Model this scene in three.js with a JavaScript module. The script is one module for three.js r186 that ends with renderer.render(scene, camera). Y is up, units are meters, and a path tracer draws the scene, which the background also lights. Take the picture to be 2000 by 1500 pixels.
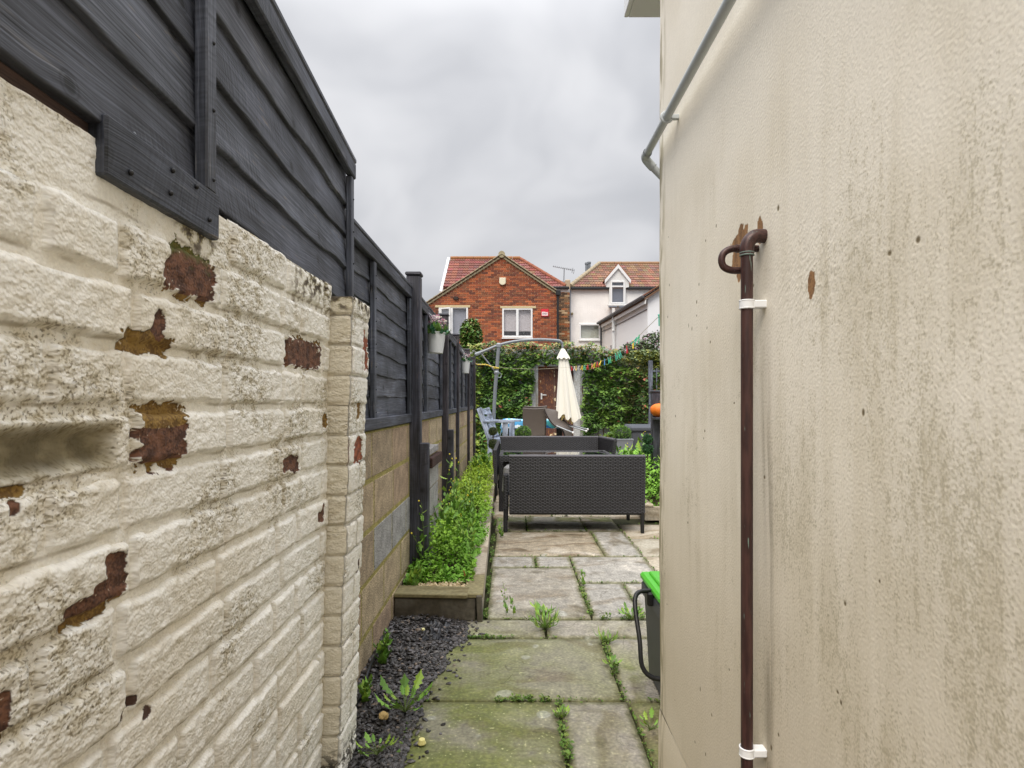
import * as THREE from 'three';
import { mergeGeometries } from 'three/addons/utils/BufferGeometryUtils.js';

// ---------- camera, sky, sun, exposure ----------
const scene = new THREE.Scene();
const EYE = 1.1, F = 1150;                       // eye height (m); focal length in 2000-pixel-wide picture units
const camera = new THREE.PerspectiveCamera(2 * Math.atan(750 / F) * 180 / Math.PI, 4 / 3, 0.05, 400);
camera.position.set(0, EYE, 0);
camera.lookAt(0, EYE, -1);
camera.setViewOffset(2000, 1500, -2, -35, 2000, 1500);   // lens shift
const renderer = new THREE.WebGLRenderer({ antialias: true });
renderer.toneMapping = THREE.LinearToneMapping;
renderer.toneMappingExposure = 1.7;
renderer.shadowMap.enabled = true;
const SUN_DIR = new THREE.Vector3(-0.24, 0.85, 0.6).normalize();
const sun = new THREE.DirectionalLight(0xfff4e4, 1.5);
sun.position.copy(SUN_DIR).multiplyScalar(30).add(new THREE.Vector3(0, 0, -8));
sun.target.position.set(0, 0, -8);
sun.castShadow = true; sun.shadow.radius = 60;
sun.shadow.camera.left = -16; sun.shadow.camera.right = 16; sun.shadow.camera.top = 22; sun.shadow.camera.bottom = -22; sun.shadow.camera.far = 80;
scene.add(sun, sun.target);

// ---------- random numbers and noise ----------
function rng(seed) { let a = seed >>> 0; return () => { a = (a + 0x6D2B79F5) | 0; let t = Math.imul(a ^ (a >>> 15), 1 | a); t = (t + Math.imul(t ^ (t >>> 7), 61 | t)) ^ t; return ((t ^ (t >>> 14)) >>> 0) / 4294967296; }; }
const R0 = rng(7);
const PERM = new Uint8Array(512); { const p = [...Array(256).keys()]; for (let i = 255; i > 0; i--) { const j = Math.floor(R0() * (i + 1)); [p[i], p[j]] = [p[j], p[i]]; } for (let i = 0; i < 512; i++) PERM[i] = p[i & 255]; }
const GX = new Float32Array(256), GY = new Float32Array(256); for (let i = 0; i < 256; i++) { GX[i] = Math.cos(i * 2.399963); GY[i] = Math.sin(i * 2.399963); }
function gn(x, y, px = 256, py = 256) {            // gradient noise, about -0.7..0.7, periodic
  const fx = Math.floor(x), fy = Math.floor(y), dx = x - fx, dy = y - fy;
  const X0 = ((fx % px) + px) % px & 255, X1 = (((fx + 1) % px) + px) % px & 255, Y0 = ((fy % py) + py) % py & 255, Y1 = (((fy + 1) % py) + py) % py & 255;
  const a = PERM[PERM[X0] + Y0], b = PERM[PERM[X1] + Y0], c = PERM[PERM[X0] + Y1], e = PERM[PERM[X1] + Y1];
  const u = dx * dx * dx * (dx * (dx * 6 - 15) + 10), v = dy * dy * dy * (dy * (dy * 6 - 15) + 10);
  const n0 = GX[a] * dx + GY[a] * dy, n1 = GX[b] * (dx - 1) + GY[b] * dy, n2 = GX[c] * dx + GY[c] * (dy - 1), n3 = GX[e] * (dx - 1) + GY[e] * (dy - 1);
  const m = n0 + u * (n1 - n0); return m + v * (n2 + u * (n3 - n2) - m);
}
function fbm(x, y, oct = 4, px = 256, py = 256) { let s = 0, a = 1; for (let i = 0; i < oct; i++) { s += a * gn(x, y, px, py); x *= 2; y *= 2; px *= 2; py *= 2; a *= 0.5; } return s; }
const clamp = (x, a = 0, b = 1) => x < a ? a : x > b ? b : x;
const ss = (a, b, x) => { const t = clamp((x - a) / (b - a)); return t * t * (3 - 2 * t); };
const lerp = (a, b, t) => a + (b - a) * t;
const mix3 = (a, b, t) => [lerp(a[0], b[0], t), lerp(a[1], b[1], t), lerp(a[2], b[2], t)];

// computed sky: overcast with soft grey cloud structure
{
  const W = 1024, H = 512, D = new Float32Array(W * H * 4);
  for (let j = 0; j < H; j++) for (let i = 0; i < W; i++) {
    const el = ((j + 0.5) / H - 0.5) * Math.PI, az = ((i + 0.5) / W - 0.5) * 2 * Math.PI;
    const x = Math.cos(el) * Math.cos(az), z = Math.cos(el) * Math.sin(az), y = Math.sin(el);
    const k = 1 / (Math.max(y, 0) + 0.28), px = x * k * 1.9 + 5.3, pz = z * k * 1.9 + 2.1;
    const wv = 0.5 * fbm(px * 0.9 + 3, pz * 0.9, 3);
    let c = fbm(px + wv, pz + wv * 0.8, 6) * 0.95 + 0.8 * gn(px * 0.55 + 9, pz * 0.55 + 4);
    c = Math.tanh(c * 1.4);
    const yy = Math.max(y, 0);
    let L = (0.345 + 0.075 * ss(0.05, 0.55, yy) + 1.25 * ss(0.5, 0.95, yy)) * (1 + 0.28 * c);
    if (y < 0) L = lerp(L, 0.12, ss(0, 0.12, -y));
    const cool = 0.5 - 0.5 * c, o = (j * W + i) * 4;
    D[o] = L * (1.0 - 0.045 * cool); D[o + 1] = L * (1.005 - 0.02 * cool); D[o + 2] = L * (1.035 + 0.03 * cool); D[o + 3] = 1;
  }
  const t = new THREE.DataTexture(D, W, H, THREE.RGBAFormat, THREE.FloatType);
  t.mapping = THREE.EquirectangularReflectionMapping; t.magFilter = THREE.LinearFilter; t.minFilter = THREE.LinearFilter; t.wrapS = THREE.RepeatWrapping; t.needsUpdate = true;
  scene.background = t; scene.environment = t;
}

// ---------- helpers ----------
const X = (px, d) => (px - 1002) * d / F;          // picture column -> metres right of the eye at distance d
const Y = (py, d) => EYE - (py - 785) * d / F;     // picture row -> height at distance d
const used = {};
function numbered(n) { const k = used[n] = (used[n] ?? -1) + 1; return k ? n + '_' + String(k).padStart(3, '0') : n; }
function thing(name, label, category, group, pos = [0, 0, 0], ry = 0) {
  const o = new THREE.Group(); o.name = numbered(name); o.position.set(...pos); o.rotation.y = ry; scene.add(o);
  o.userData = { label, category }; if (group) o.userData.group = group; return o;
}
function shade(m) { m.castShadow = true; m.receiveShadow = true; return m; }
function part(parent, name, geo, mat, data) { const m = shade(new THREE.Mesh(geo, mat)); m.name = name; if (data) m.userData = data; parent.add(m); return m; }
function solo(name, geo, mat, label, category, group, pos = [0, 0, 0]) {
  const m = shade(new THREE.Mesh(geo, mat)); m.name = numbered(name); m.position.set(...pos); m.userData = { label, category }; if (group) m.userData.group = group; scene.add(m); return m;
}
function struct(name, geo, mat) { const m = shade(new THREE.Mesh(geo, mat)); m.name = name; m.userData = { kind: 'structure' }; scene.add(m); return m; }
function geoOf(pos, uv, idx, col) {
  const g = new THREE.BufferGeometry(); g.setAttribute('position', new THREE.Float32BufferAttribute(pos, 3)); g.setAttribute('uv', new THREE.Float32BufferAttribute(uv, 2));
  if (col) g.setAttribute('color', new THREE.Float32BufferAttribute(col, 3));
  if (idx) g.setIndex(idx); g.computeVertexNormals(); return g;
}
// convex polygon soup with box-projected uv in metres; grain = axis that u follows
function soup(polys, center = [0, 0, 0], grain = 0, off = [0, 0]) {
  const pos = [], uv = [], n = new THREE.Vector3(), a = new THREE.Vector3(), b = new THREE.Vector3();
  for (let P of polys) {
    a.set(P[1][0] - P[0][0], P[1][1] - P[0][1], P[1][2] - P[0][2]); b.set(P[2][0] - P[0][0], P[2][1] - P[0][1], P[2][2] - P[0][2]); n.crossVectors(a, b);
    let cx = 0, cy = 0, cz = 0; for (const p of P) { cx += p[0]; cy += p[1]; cz += p[2]; } const k = P.length;
    if (center && n.x * (cx / k - center[0]) + n.y * (cy / k - center[1]) + n.z * (cz / k - center[2]) < 0) { P = [...P].reverse(); n.negate(); }
    const A = [Math.abs(n.x), Math.abs(n.y), Math.abs(n.z)], dom = A[0] >= A[1] && A[0] >= A[2] ? 0 : A[1] >= A[2] ? 1 : 2;
    let ua = grain, va; if (dom === grain) { ua = (grain + 1) % 3; va = (grain + 2) % 3; } else va = 3 - dom - grain;
    for (let i = 1; i < k - 1; i++) for (const p of [P[0], P[i], P[i + 1]]) { pos.push(...p); uv.push(p[ua] + off[0], p[va] + off[1]); }
  }
  return geoOf(pos, uv);
}
function cbox(w, h, d, c = 0.003, grain = 0, off = [0, 0], taper = [1, 1]) {      // chamfered box; taper scales x,z at the bottom
  const W = w / 2, H = h / 2, D = d / 2, v = {}; c = Math.min(c, W * 0.6, H * 0.6, D * 0.6);
  for (const x of [-1, 1]) for (const y of [-1, 1]) for (const z of [-1, 1]) {
    const q = [[x * W, y * (H - c), z * (D - c)], [x * (W - c), y * H, z * (D - c)], [x * (W - c), y * (H - c), z * D]];
    if (y < 0) for (const p of q) { p[0] *= taper[0]; p[2] *= taper[1]; }
    v[[x, y, z]] = q;
  }
  const P = [];
  for (let ax = 0; ax < 3; ax++) for (const s of [-1, 1]) { const o = [(ax + 1) % 3, (ax + 2) % 3], K = (a, b) => { const t = [0, 0, 0]; t[ax] = s; t[o[0]] = a; t[o[1]] = b; return v[t][ax]; }; P.push([K(-1, -1), K(1, -1), K(1, 1), K(-1, 1)]); }
  for (let ax = 0; ax < 3; ax++) { const o = [(ax + 1) % 3, (ax + 2) % 3]; for (const s of [-1, 1]) for (const t of [-1, 1]) { const A = [0, 0, 0], B = [0, 0, 0]; A[ax] = -1; B[ax] = 1; A[o[0]] = B[o[0]] = s; A[o[1]] = B[o[1]] = t; P.push([v[A][o[0]], v[B][o[0]], v[B][o[1]], v[A][o[1]]]); } }
  for (const k in v) P.push(v[k]);
  return soup(P, [0, 0, 0], grain, off);
}
const M4 = new THREE.Matrix4(), Q4 = new THREE.Quaternion(), E4 = new THREE.Euler();
function at(g, x, y, z, rx = 0, ry = 0, rz = 0, s = 1) { g.applyMatrix4(M4.compose(new THREE.Vector3(x, y, z), Q4.setFromEuler(E4.set(rx, ry, rz)), Array.isArray(s) ? new THREE.Vector3(...s) : new THREE.Vector3(s, s, s))); return g; }
function boxAt(x0, x1, y0, y1, z0, z1, c = 0.003, grain = 0) { return at(cbox(Math.abs(x1 - x0), Math.abs(y1 - y0), Math.abs(z1 - z0), c, grain, [R0() * 3, R0() * 3]), (x0 + x1) / 2, (y0 + y1) / 2, (z0 + z1) / 2); }
function beam(a, b, w, t, c = 0.003) {              // bar from a to b, width w, thickness t
  const A = new THREE.Vector3(...a), B = new THREE.Vector3(...b), L = A.distanceTo(B), g = cbox(w, L, t, c, 1, [R0() * 3, R0() * 3]);
  Q4.setFromUnitVectors(new THREE.Vector3(0, 1, 0), B.clone().sub(A).normalize());
  g.applyMatrix4(M4.compose(A.add(B).multiplyScalar(0.5), Q4, new THREE.Vector3(1, 1, 1))); return g;
}
function tube(pts, r, seg = 24, rad = 8) { return new THREE.TubeGeometry(new THREE.CatmullRomCurve3(pts.map(p => new THREE.Vector3(...p)), false, 'centripetal'), seg, r, rad, false); }
function rod(a, b, r, rad = 10, r2 = r) {
  const A = new THREE.Vector3(...a), B = new THREE.Vector3(...b), L = A.distanceTo(B), g = new THREE.CylinderGeometry(r2, r, L, rad);
  Q4.setFromUnitVectors(new THREE.Vector3(0, 1, 0), B.clone().sub(A).normalize());
  g.applyMatrix4(M4.compose(A.add(B).multiplyScalar(0.5), Q4, new THREE.Vector3(1, 1, 1))); return g;
}
function merge(list) { const keys = ['position', 'normal', 'uv']; if (list.every(g => g.attributes.color)) keys.push('color'); return mergeGeometries(list.map(g => { g = g.index ? g.toNonIndexed() : g; for (const k of Object.keys(g.attributes)) if (!keys.includes(k)) g.deleteAttribute(k); return g; })); }
function tint(g, c) { const n = g.attributes.position.count, a = new Float32Array(n * 3); for (let i = 0; i < n; i++) { a[3 * i] = c[0]; a[3 * i + 1] = c[1]; a[3 * i + 2] = c[2]; } g.setAttribute('color', new THREE.BufferAttribute(a, 3)); return g; }
function grid(nu, nv, f, flip) {                          // f(s,t) -> [x,y,z,u,v]
  const pos = [], uv = [], idx = [];
  for (let j = 0; j <= nv; j++) for (let i = 0; i <= nu; i++) { const q = f(i / nu, j / nv); pos.push(q[0], q[1], q[2]); uv.push(q[3], q[4]); }
  for (let j = 0; j < nv; j++) for (let i = 0; i < nu; i++) { const a = j * (nu + 1) + i, b = a + 1, c = a + nu + 1, d = c + 1; flip ? idx.push(a, d, b, a, c, d) : idx.push(a, b, d, a, d, c); }
  return geoOf(pos, uv, idx);
}
const s2l = c => { c /= 255; return c <= 0.04045 ? c / 12.92 : ((c + 0.055) / 1.055) ** 2.4; };
const rgb = (r, g, b) => [s2l(r), s2l(g), s2l(b)];
const lin = (r, g, b) => new THREE.Color().setRGB(s2l(r), s2l(g), s2l(b));
function tex(w, h, f, srgb = true) {                // f(u,v) -> [r,g,b] 0..255, or a height 0..1 when srgb is false
  const D = new Uint8Array(w * h * 4);
  for (let j = 0; j < h; j++) for (let i = 0; i < w; i++) { const q = f((i + 0.5) / w, (j + 0.5) / h), o = (j * w + i) * 4; if (srgb) { D[o] = clamp(q[0], 0, 255); D[o + 1] = clamp(q[1], 0, 255); D[o + 2] = clamp(q[2], 0, 255); } else D[o] = D[o + 1] = D[o + 2] = clamp(q) * 255; D[o + 3] = 255; }
  const t = new THREE.DataTexture(D, w, h, THREE.RGBAFormat); t.magFilter = THREE.LinearFilter; t.minFilter = THREE.LinearMipmapLinearFilter; t.generateMipmaps = true; t.wrapS = t.wrapT = THREE.RepeatWrapping; if (srgb) t.colorSpace = THREE.SRGBColorSpace; t.needsUpdate = true; return t;
}
function rep(t, u, v) { const c = t.clone(); c.repeat.set(u, v); c.needsUpdate = true; return c; }
function mat(o) { return new THREE.MeshStandardMaterial({ roughness: 0.85, metalness: 0, ...o }); }
const plain = (r, g, b, rough = 0.7, o = {}) => mat({ color: lin(r, g, b), roughness: rough, ...o });

// leaves
function leafGeo(l = 1, w = 0.35, fold = 0.12, droop = 0.2) {
  const p = [[0, 0, 0], [-w * 0.8, 0.3 * l, fold], [-w, 0.5 * l, fold * 0.9 - droop * 0.15], [0, 0.45 * l, 0], [w * 0.8, 0.3 * l, fold], [w, 0.5 * l, fold * 0.9 - droop * 0.15], [0, l, -droop]];
  const T = [[0, 3, 1], [1, 3, 2], [2, 3, 6], [0, 4, 3], [4, 5, 3], [3, 5, 6]];
  const pos = [], uv = []; for (const t of T) for (const i of t) { pos.push(...p[i]); uv.push(p[i][0] + 0.5, p[i][1]); }
  return geoOf(pos, uv);
}
function instanced(name, geo, m, list) {
  const I = new THREE.InstancedMesh(geo, m, list.length), c = new THREE.Color(), q = new THREE.Quaternion(), e = new THREE.Euler(), p = new THREE.Vector3(), s = new THREE.Vector3(), M = new THREE.Matrix4();
  list.forEach((o, i) => { e.set(...o.r, 'YXZ'); q.setFromEuler(e); Array.isArray(o.s) ? s.set(...o.s) : s.set(o.s, o.s, o.s); I.setMatrixAt(i, M.compose(p.set(...o.p), q, s)); I.setColorAt(i, c.setRGB(...o.c)); });
  I.name = name; I.castShadow = I.receiveShadow = true; return I;
}
// ---------- materials ----------
// black-stained sawn fence timber; 1.2 m along the grain x 0.3 m
const KN = [[0.13, 0.3], [0.42, 0.72], [0.63, 0.2], [0.86, 0.55], [0.3, 0.9]];
const knot = (u, v) => { let b = 9; for (const k of KN) b = Math.min(b, Math.hypot((u - k[0]) * 1.2, (v - k[1]) * 0.3) / 0.012); return b; };
const woodH = (u, v) => { const kd = knot(u, v); v += 0.02 * Math.exp(-kd * kd * 0.12) * Math.sign(0.5 - v); const w = 0.06 * fbm(u * 3, v * 2, 3, 3, 2); const g = fbm(u * 4, (v + w) * 70, 3, 4, 70); const saw = 0.5 + 1.1 * fbm((u + 0.01 * Math.sin(v * 6.28 + 1)) * 128, v * 3, 2, 128, 3); const sawA = ss(-0.1, 0.35, fbm(u * 3 + 7, v * 2, 2, 3, 2)); return 0.5 + 0.27 * g + 0.3 * sawA * (saw - 0.5) + 0.12 * fbm(u * 30, v * 12, 3, 30, 12); };
const woodTex = tex(1024, 512, (u, v) => {
  const h = woodH(u, v), big = fbm(u * 5, v * 3, 4, 5, 3), st = fbm(u * 6, v * 40, 3, 6, 40);
  let L = 78 + 52 * (h - 0.5) + 36 * big + 30 * st;
  const worn = ss(0.42, 0.75, fbm(u * 7 + 3, v * 26, 4, 7, 26) + 0.25 * big);
  const kd = knot(u, v); L *= 1 - 0.55 * ss(1.1, 0.6, kd) - 0.25 * ss(0.35, 0.0, Math.abs(kd - 1.25));
  const chip = ss(0.5, 0.6, fbm(u * 12 + 9, v * 30, 4, 12, 30)) * ss(0.1, 0.5, big + 0.2);
  return mix3(mix3([L * 0.96, L * 1.0, L * 1.1], [140, 122, 100], chip * 0.55), [134, 132, 130], worn * 0.65);
});
const woodBump = tex(1024, 512, woodH, false);
const mkWood = (r, g, b, rough = 0.62) => mat({ map: rep(woodTex, 1 / 1.2, 1 / 0.3), bumpMap: rep(woodBump, 1 / 1.2, 1 / 0.3), bumpScale: 0.0022, color: new THREE.Color().setRGB(r, g, b), roughness: rough });
const M = {};
M.fence = [mkWood(1.0, 1.01, 1.04), mkWood(0.8, 0.8, 0.84), mkWood(1.22, 1.2, 1.2)];
M.post = mkWood(0.62, 0.58, 0.62, 0.5); M.postBrown = mkWood(0.66, 0.52, 0.5, 0.6);
M.rustTimber = mkWood(0.9, 0.5, 0.34, 0.9);
M.plankBlack = mkWood(0.62, 0.64, 0.7, 0.55);
M.greyPaint = mkWood(4.3, 4.6, 4.8, 0.6);
// concrete block
const blockH = (u, v) => 0.5 + 0.35 * fbm(u * 90, v * 90, 3, 90, 90) + 0.12 * fbm(u * 8, v * 8, 3, 8, 8);
const blockTex = tex(512, 512, (u, v) => { const s = 0.6 * fbm(u * 130, v * 130, 2, 130, 130) + 0.8 * fbm(u * 56, v * 56, 2, 56, 56), b = fbm(u * 6, v * 6, 4, 6, 6); const L = 196 + 34 * b + 85 * s - 90 * ss(0.3, 0.6, s * -1); return [L, L * 0.985, L * 0.96]; });
const blockBump = tex(512, 512, blockH, false);
const mkBlock = (r, g, b) => mat({ map: rep(blockTex, 2.5, 2.5), bumpMap: rep(blockBump, 2.5, 2.5), bumpScale: 0.004, color: lin(r, g, b), roughness: 0.95 });
M.tan = [mkBlock(224, 202, 170), mkBlock(214, 188, 160), mkBlock(230, 210, 176), mkBlock(206, 186, 158)];
M.greyBlock = [mkBlock(204, 204, 204), mkBlock(186, 184, 180)];
M.mossMortar = mkBlock(206, 194, 116);
M.brownBlock = mkBlock(82, 56, 48);
// generic stone (riven sandstone), 1 m tile
const stoneH = (u, v) => { const w = fbm(u * 3, v * 3, 3, 3, 3); const a = fbm(u * 4 + w * 0.6, v * 9 + w, 5, 4, 9); return 0.5 + 0.5 * a + 0.12 * fbm(u * 60, v * 60, 2, 60, 60); };
const stoneTex = tex(1024, 1024, (u, v) => { const w = fbm(u * 3, v * 3, 3, 3, 3), a = fbm(u * 3 + w * 0.7, v * 7 + w, 4, 3, 7), f = fbm(u * 50, v * 50, 3, 50, 50), b = fbm(u * 5 + 2, v * 5, 4, 5, 5); let c = mix3([184, 176, 162], [146, 134, 114], ss(-0.1, 0.6, a)); c = mix3(c, [196, 190, 178], ss(0.1, 0.6, b) * 0.6); const k = 1 + 0.16 * f; return [c[0] * k, c[1] * k, c[2] * k]; });
const stoneBump = tex(1024, 1024, stoneH, false);
const mkStone = (r, g, b, bs = 0.006) => mat({ map: stoneTex, bumpMap: stoneBump, bumpScale: bs, color: lin(r, g, b), roughness: 0.82 });
M.stone = [mkStone(238, 234, 226), mkStone(226, 220, 212), mkStone(246, 240, 228), mkStone(222, 222, 216)];
M.darkStone = mkStone(132, 130, 124);
M.mossStone = mkStone(184, 180, 142);
M.concrete = mkStone(215, 216, 218, 0.003);
// woven rattan: tile 0.10 x 0.056 m
const weaveH = (u, v) => { const r = Math.floor(v * 4), uu = (u * 2 + (r % 2) * 0.5) % 1, vv = (v * 4) % 1; const a = Math.sin(Math.PI * vv), b = Math.sin(Math.PI * uu); return clamp(0.08 + 0.92 * Math.pow(a, 0.7) * Math.pow(b, 0.55)); };
const weaveBump = tex(256, 256, weaveH, false);
const weaveTex = tex(256, 256, (u, v) => { const h = weaveH(u, v), n = fbm(u * 6, v * 24, 2, 6, 24); const L = 15 + 32 * ss(0.2, 0.85, h) + 8 * n; return [L * 1.0, L * 0.98, L * 1.08]; });
M.rattan = mat({ map: rep(weaveTex, 12, 21), bumpMap: rep(weaveBump, 12, 21), bumpScale: 0.005, roughness: 0.5 });
M.rattanEdge = plain(72, 70, 76, 0.5);
const fineWeave = tex(128, 128, (u, v) => { const L = 96 + 26 * Math.sin(u * 6.283 * 8) * Math.sin(v * 6.283 * 8) + 16 * fbm(u * 10, v * 10, 2, 10, 10); return [L, L * 0.92, L * 0.87]; });
M.brownRattan = mat({ map: rep(fineWeave, 16, 16), roughness: 0.55 });
M.cushion = (() => { const t = tex(128, 128, (u, v) => { const a = Math.abs(Math.sin(u * 6.283 * 2 + Math.sin(v * 6.283 * 4))) > 0.5 ? 1 : 0; const L = 104 + 44 * a; return [L, L, L * 1.01]; }); return mat({ map: rep(t, 14, 14), roughness: 0.95 }); })();
M.steel = plain(150, 156, 162, 0.35, { metalness: 0.35 });
M.lightTube = plain(184, 190, 192, 0.4); M.greyTube = plain(128, 134, 140, 0.4, { metalness: 0.2 });
M.white = plain(226, 228, 228, 0.5); M.upvc = plain(236, 238, 240, 0.3);
M.black = plain(26, 26, 28, 0.45); M.blackIron = plain(30, 31, 34, 0.5);
M.soil = mat({ map: stoneTex, color: lin(92, 74, 56), bumpMap: stoneBump, bumpScale: 0.02, roughness: 1 });
M.leaf = new THREE.MeshPhysicalMaterial({ color: 0xffffff, roughness: 0.62, transmission: 0.12, thickness: 0, side: THREE.DoubleSide, specularIntensity: 0.4 });
M.leafGloss = mat({ color: 0xffffff, roughness: 0.55, side: THREE.DoubleSide });
M.twig = plain(96, 78, 56, 0.9); M.greenStem = plain(96, 112, 56, 0.7);
M.glass = new THREE.MeshPhysicalMaterial({ color: 0xffffff, roughness: 0.03, transmission: 1, thickness: 0, ior: 1.5 });
M.render = (() => { const h = (u, v) => 0.5 + 0.4 * fbm(u * 40, v * 40, 4, 40, 40); const t = tex(512, 512, (u, v) => { const L = 242 + 10 * fbm(u * 5, v * 5, 4, 5, 5) + 3 * fbm(u * 60, v * 8, 2, 60, 8); return [L, L * 0.998, L * 0.995]; }); return mat({ map: rep(t, 0.4, 0.4), bumpMap: rep(tex(512, 512, h, false), 0.6, 0.6), bumpScale: 0.006, roughness: 0.9 }); })();
M.vcol = mat({ color: 0xffffff, vertexColors: true, roughness: 0.85 });
M.leafV = mat({ color: 0xffffff, vertexColors: true, roughness: 0.6, side: THREE.DoubleSide });
// ---------- ground ----------
struct('ground', at(new THREE.PlaneGeometry(300, 300, 1, 1), 0, -0.045, -60, -Math.PI / 2), M.soil);

// ---------- white painted brick wall on the left ----------
const COURSE = 0.0845, JOINT0 = 1.09;
const PEELS = [[0.937, 1.305, 0.062, 0.037, 0], [0.83, 1.183, 0.05, 0.015, 1], [0.855, 1.204, 0.013, 0.028, 0], [1.462, 1.219, 0.125, 0.033, 0], [0.868, 1.036, 0.058, 0.032, 0], [0.868, 1.078, 0.05, 0.02, 1], [1.375, 0.957, 0.04, 0.016, 0], [1.41, 0.945, 0.012, 0.012, 0], [0.766, 0.876, 0.018, 0.026, 0], [0.715, 0.849, 0.034, 0.016, 0], [0.742, 0.866, 0.02, 0.008, 0],
  [0.608, 1.006, 0.016, 0.006, 1], [0.611, 0.99, 0.007, 0.008, 0], [0.592, 0.775, 0.014, 0.022, 0], [0.806, 0.69, 0.007, 0.006, 2], [0.786, 0.678, 0.008, 0.010, 2], [0.842, 0.655, 0.009, 0.006, 2], [1.583, 0.79, 0.022, 0.014, 0], [1.60, 0.805, 0.01, 0.018, 0],
  [1.745, 0.956, 0.04, 0.034, 0], [1.80, 1.25, 0.022, 0.05, 0], [1.745, 1.075, 0.016, 0.026, 1], [1.618, 1.05, 0.016, 0.02, 1], [1.80, 0.60, 0.01, 0.02, 2]];
function peelAt(d, y) {                              // > 0 where the paint has come away
  let best = -1, kind = 0;
  for (const p of PEELS) { const a = (d - p[0]) / p[2], b = (y - p[1]) / p[3]; if (a * a + b * b > 6) continue; const q = 1 - Math.pow(a * a * a * a + b * b * b * b, 0.25); if (q > best) { best = q; kind = p[4]; } }
  if (best > -0.9) best += 0.55 * fbm(d * 34, y * 40, 4) + 0.1;
  return [best, kind];
}
const inJoint = y => { const k = ((y - JOINT0) / COURSE % 1 + 1) % 1; return k < 0.1 || k > 0.93; };
const holeAt = (d, y) => ss(-0.002, 0.022, Math.min(0.768 + 0.01 * gn(y * 40, 3) - d, y - 1.014 - 0.006 * gn(d * 25, 8), 1.076 + 0.006 * gn(d * 20, 5) - y));
const rough = (d, y) => { const w = 0.5 * fbm(d * 9, y * 9, 2); const r = 1 - 2 * Math.abs(fbm(d * 27 + w, y * 48 + w, 4)); return 0.0026 * r + 0.0013 * fbm(d * 11 + 4, y * 20, 4); };
const WU = d => (d - 0.3) / 1.7, WV = y => y / 1.6;
const dirtAt = (d, y) => { const up = ss(0.25, 1.15, y); return ss(0.02, 0.55, fbm(d * 4.3 + 1.7, y * 6.1, 4) + 0.32 * up - 0.12); };
const wallTex = tex(1500, 1400, (u, v) => {
  const d = 0.3 + u * 1.7, y = v * 1.6;
  const f = fbm(d * 230, y * 260, 3), m = fbm(d * 38, y * 52, 4), L = fbm(d * 3 + 4, y * 3.4, 3);
  let c = mix3([248, 245, 236], [240, 234, 220], ss(-0.35, 0.55, L + 0.5 * m));
  const k = 1 + 0.05 * f; c = [c[0] * k, c[1] * k, c[2] * k];
  const di = dirtAt(d, y), sp = ss(0.2, 0.5, f * 0.95 + m * 0.5 + 0.22 * (di - 0.6));
  c = mix3(c, mix3([140, 126, 98], [98, 90, 76], ss(0, 0.5, f)), sp * di * 0.72);
  c = mix3(c, [186, 172, 136], 0.3 * di * ss(-0.2, 0.4, m));
  if (d > 1.838) c = mix3(c, [214, 202, 172], 0.55);  // shaded tone of the pier return faces, put into the colour as beige
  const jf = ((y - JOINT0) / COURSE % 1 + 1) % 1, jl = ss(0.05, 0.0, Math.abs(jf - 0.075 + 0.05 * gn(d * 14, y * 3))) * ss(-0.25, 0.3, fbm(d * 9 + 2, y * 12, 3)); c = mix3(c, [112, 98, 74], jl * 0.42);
  const h = holeAt(d, y); if (h > 0) c = mix3(c, mix3([150, 140, 112], [104, 95, 72], ss(-0.4, 0.4, fbm(d * 16, y * 24, 4))), Math.sqrt(h) * 0.9);
  const top = ss(1.33, 1.43, y + 0.05 * m) * ss(1.22, 1.42, d + 0.3 * L) + ss(1.33, 1.385, y + 0.03 * m) * ss(0.88, 0.94, d) * ss(1.03, 0.99, d);
  if (top > 0) c = mix3(c, ss(0, 0.3, m) > 0.5 ? [58, 48, 36] : [104, 92, 50], clamp(top) * ss(-0.25, 0.2, m + 0.4 * f) * 0.9);
  const mould = ss(0.15, 0.05, y) * ss(1.5, 1.66, d); if (mould > 0) c = mix3(c, [60, 56, 48], mould * ss(0.0, 0.25, m + 0.5 * f));
  const [p, kind] = peelAt(d, y);
  if (p > -0.06) {
    const moss = d < 1.02 && y > 1.31 && d > 0.85;
    let e = kind === 1 || (inJoint(y) && kind !== 2) ? mix3([150, 120, 62], [112, 84, 42], ss(-0.3, 0.4, m + f)) : kind === 2 ? [84, 62, 52] : mix3([124, 86, 66], [80, 56, 46], ss(-0.35, 0.45, m + 0.7 * f));
    if (d > 1.65 && kind === 0) e = mix3([170, 98, 68], [120, 70, 50], ss(-0.3, 0.4, m));
    if (moss) e = mix3(e, [92, 96, 40], ss(1.315, 1.35, y + 0.03 * m));
    const fleck = ss(0.3, 0.42, fbm(d * 120 + 5, y * 120, 3) - 0.25 * ss(0, 0.35, p)); e = mix3(e, [214, 204, 182], p < 0.5 ? fleck : 0); c = mix3(c, p > 0 ? e : [250, 247, 240], p > 0 ? ss(0, 0.025, p) : ss(-0.05, -0.01, p) * 0.7);
  }
  return c;
});
const wallBump = tex(1500, 1400, (u, v) => { const d = 0.3 + u * 1.7, y = v * 1.6; const di = dirtAt(d, y); const f = fbm(d * 75, y * 110, 4), g = fbm(d * 240, y * 240, 2); const pit = ss(0.3, 0.55, -fbm(d * 95 + 9, y * 95, 2)); const [p] = peelAt(d, y); const hk = 1 - ss(0, 0.25, holeAt(d, y)); return 0.6 + hk * 0.36 * f * (0.45 + 0.75 * di) + 0.13 * g - hk * 0.3 * pit * (0.3 + di) - 0.55 * ss(-0.01, 0.035, p); }, false);
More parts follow.
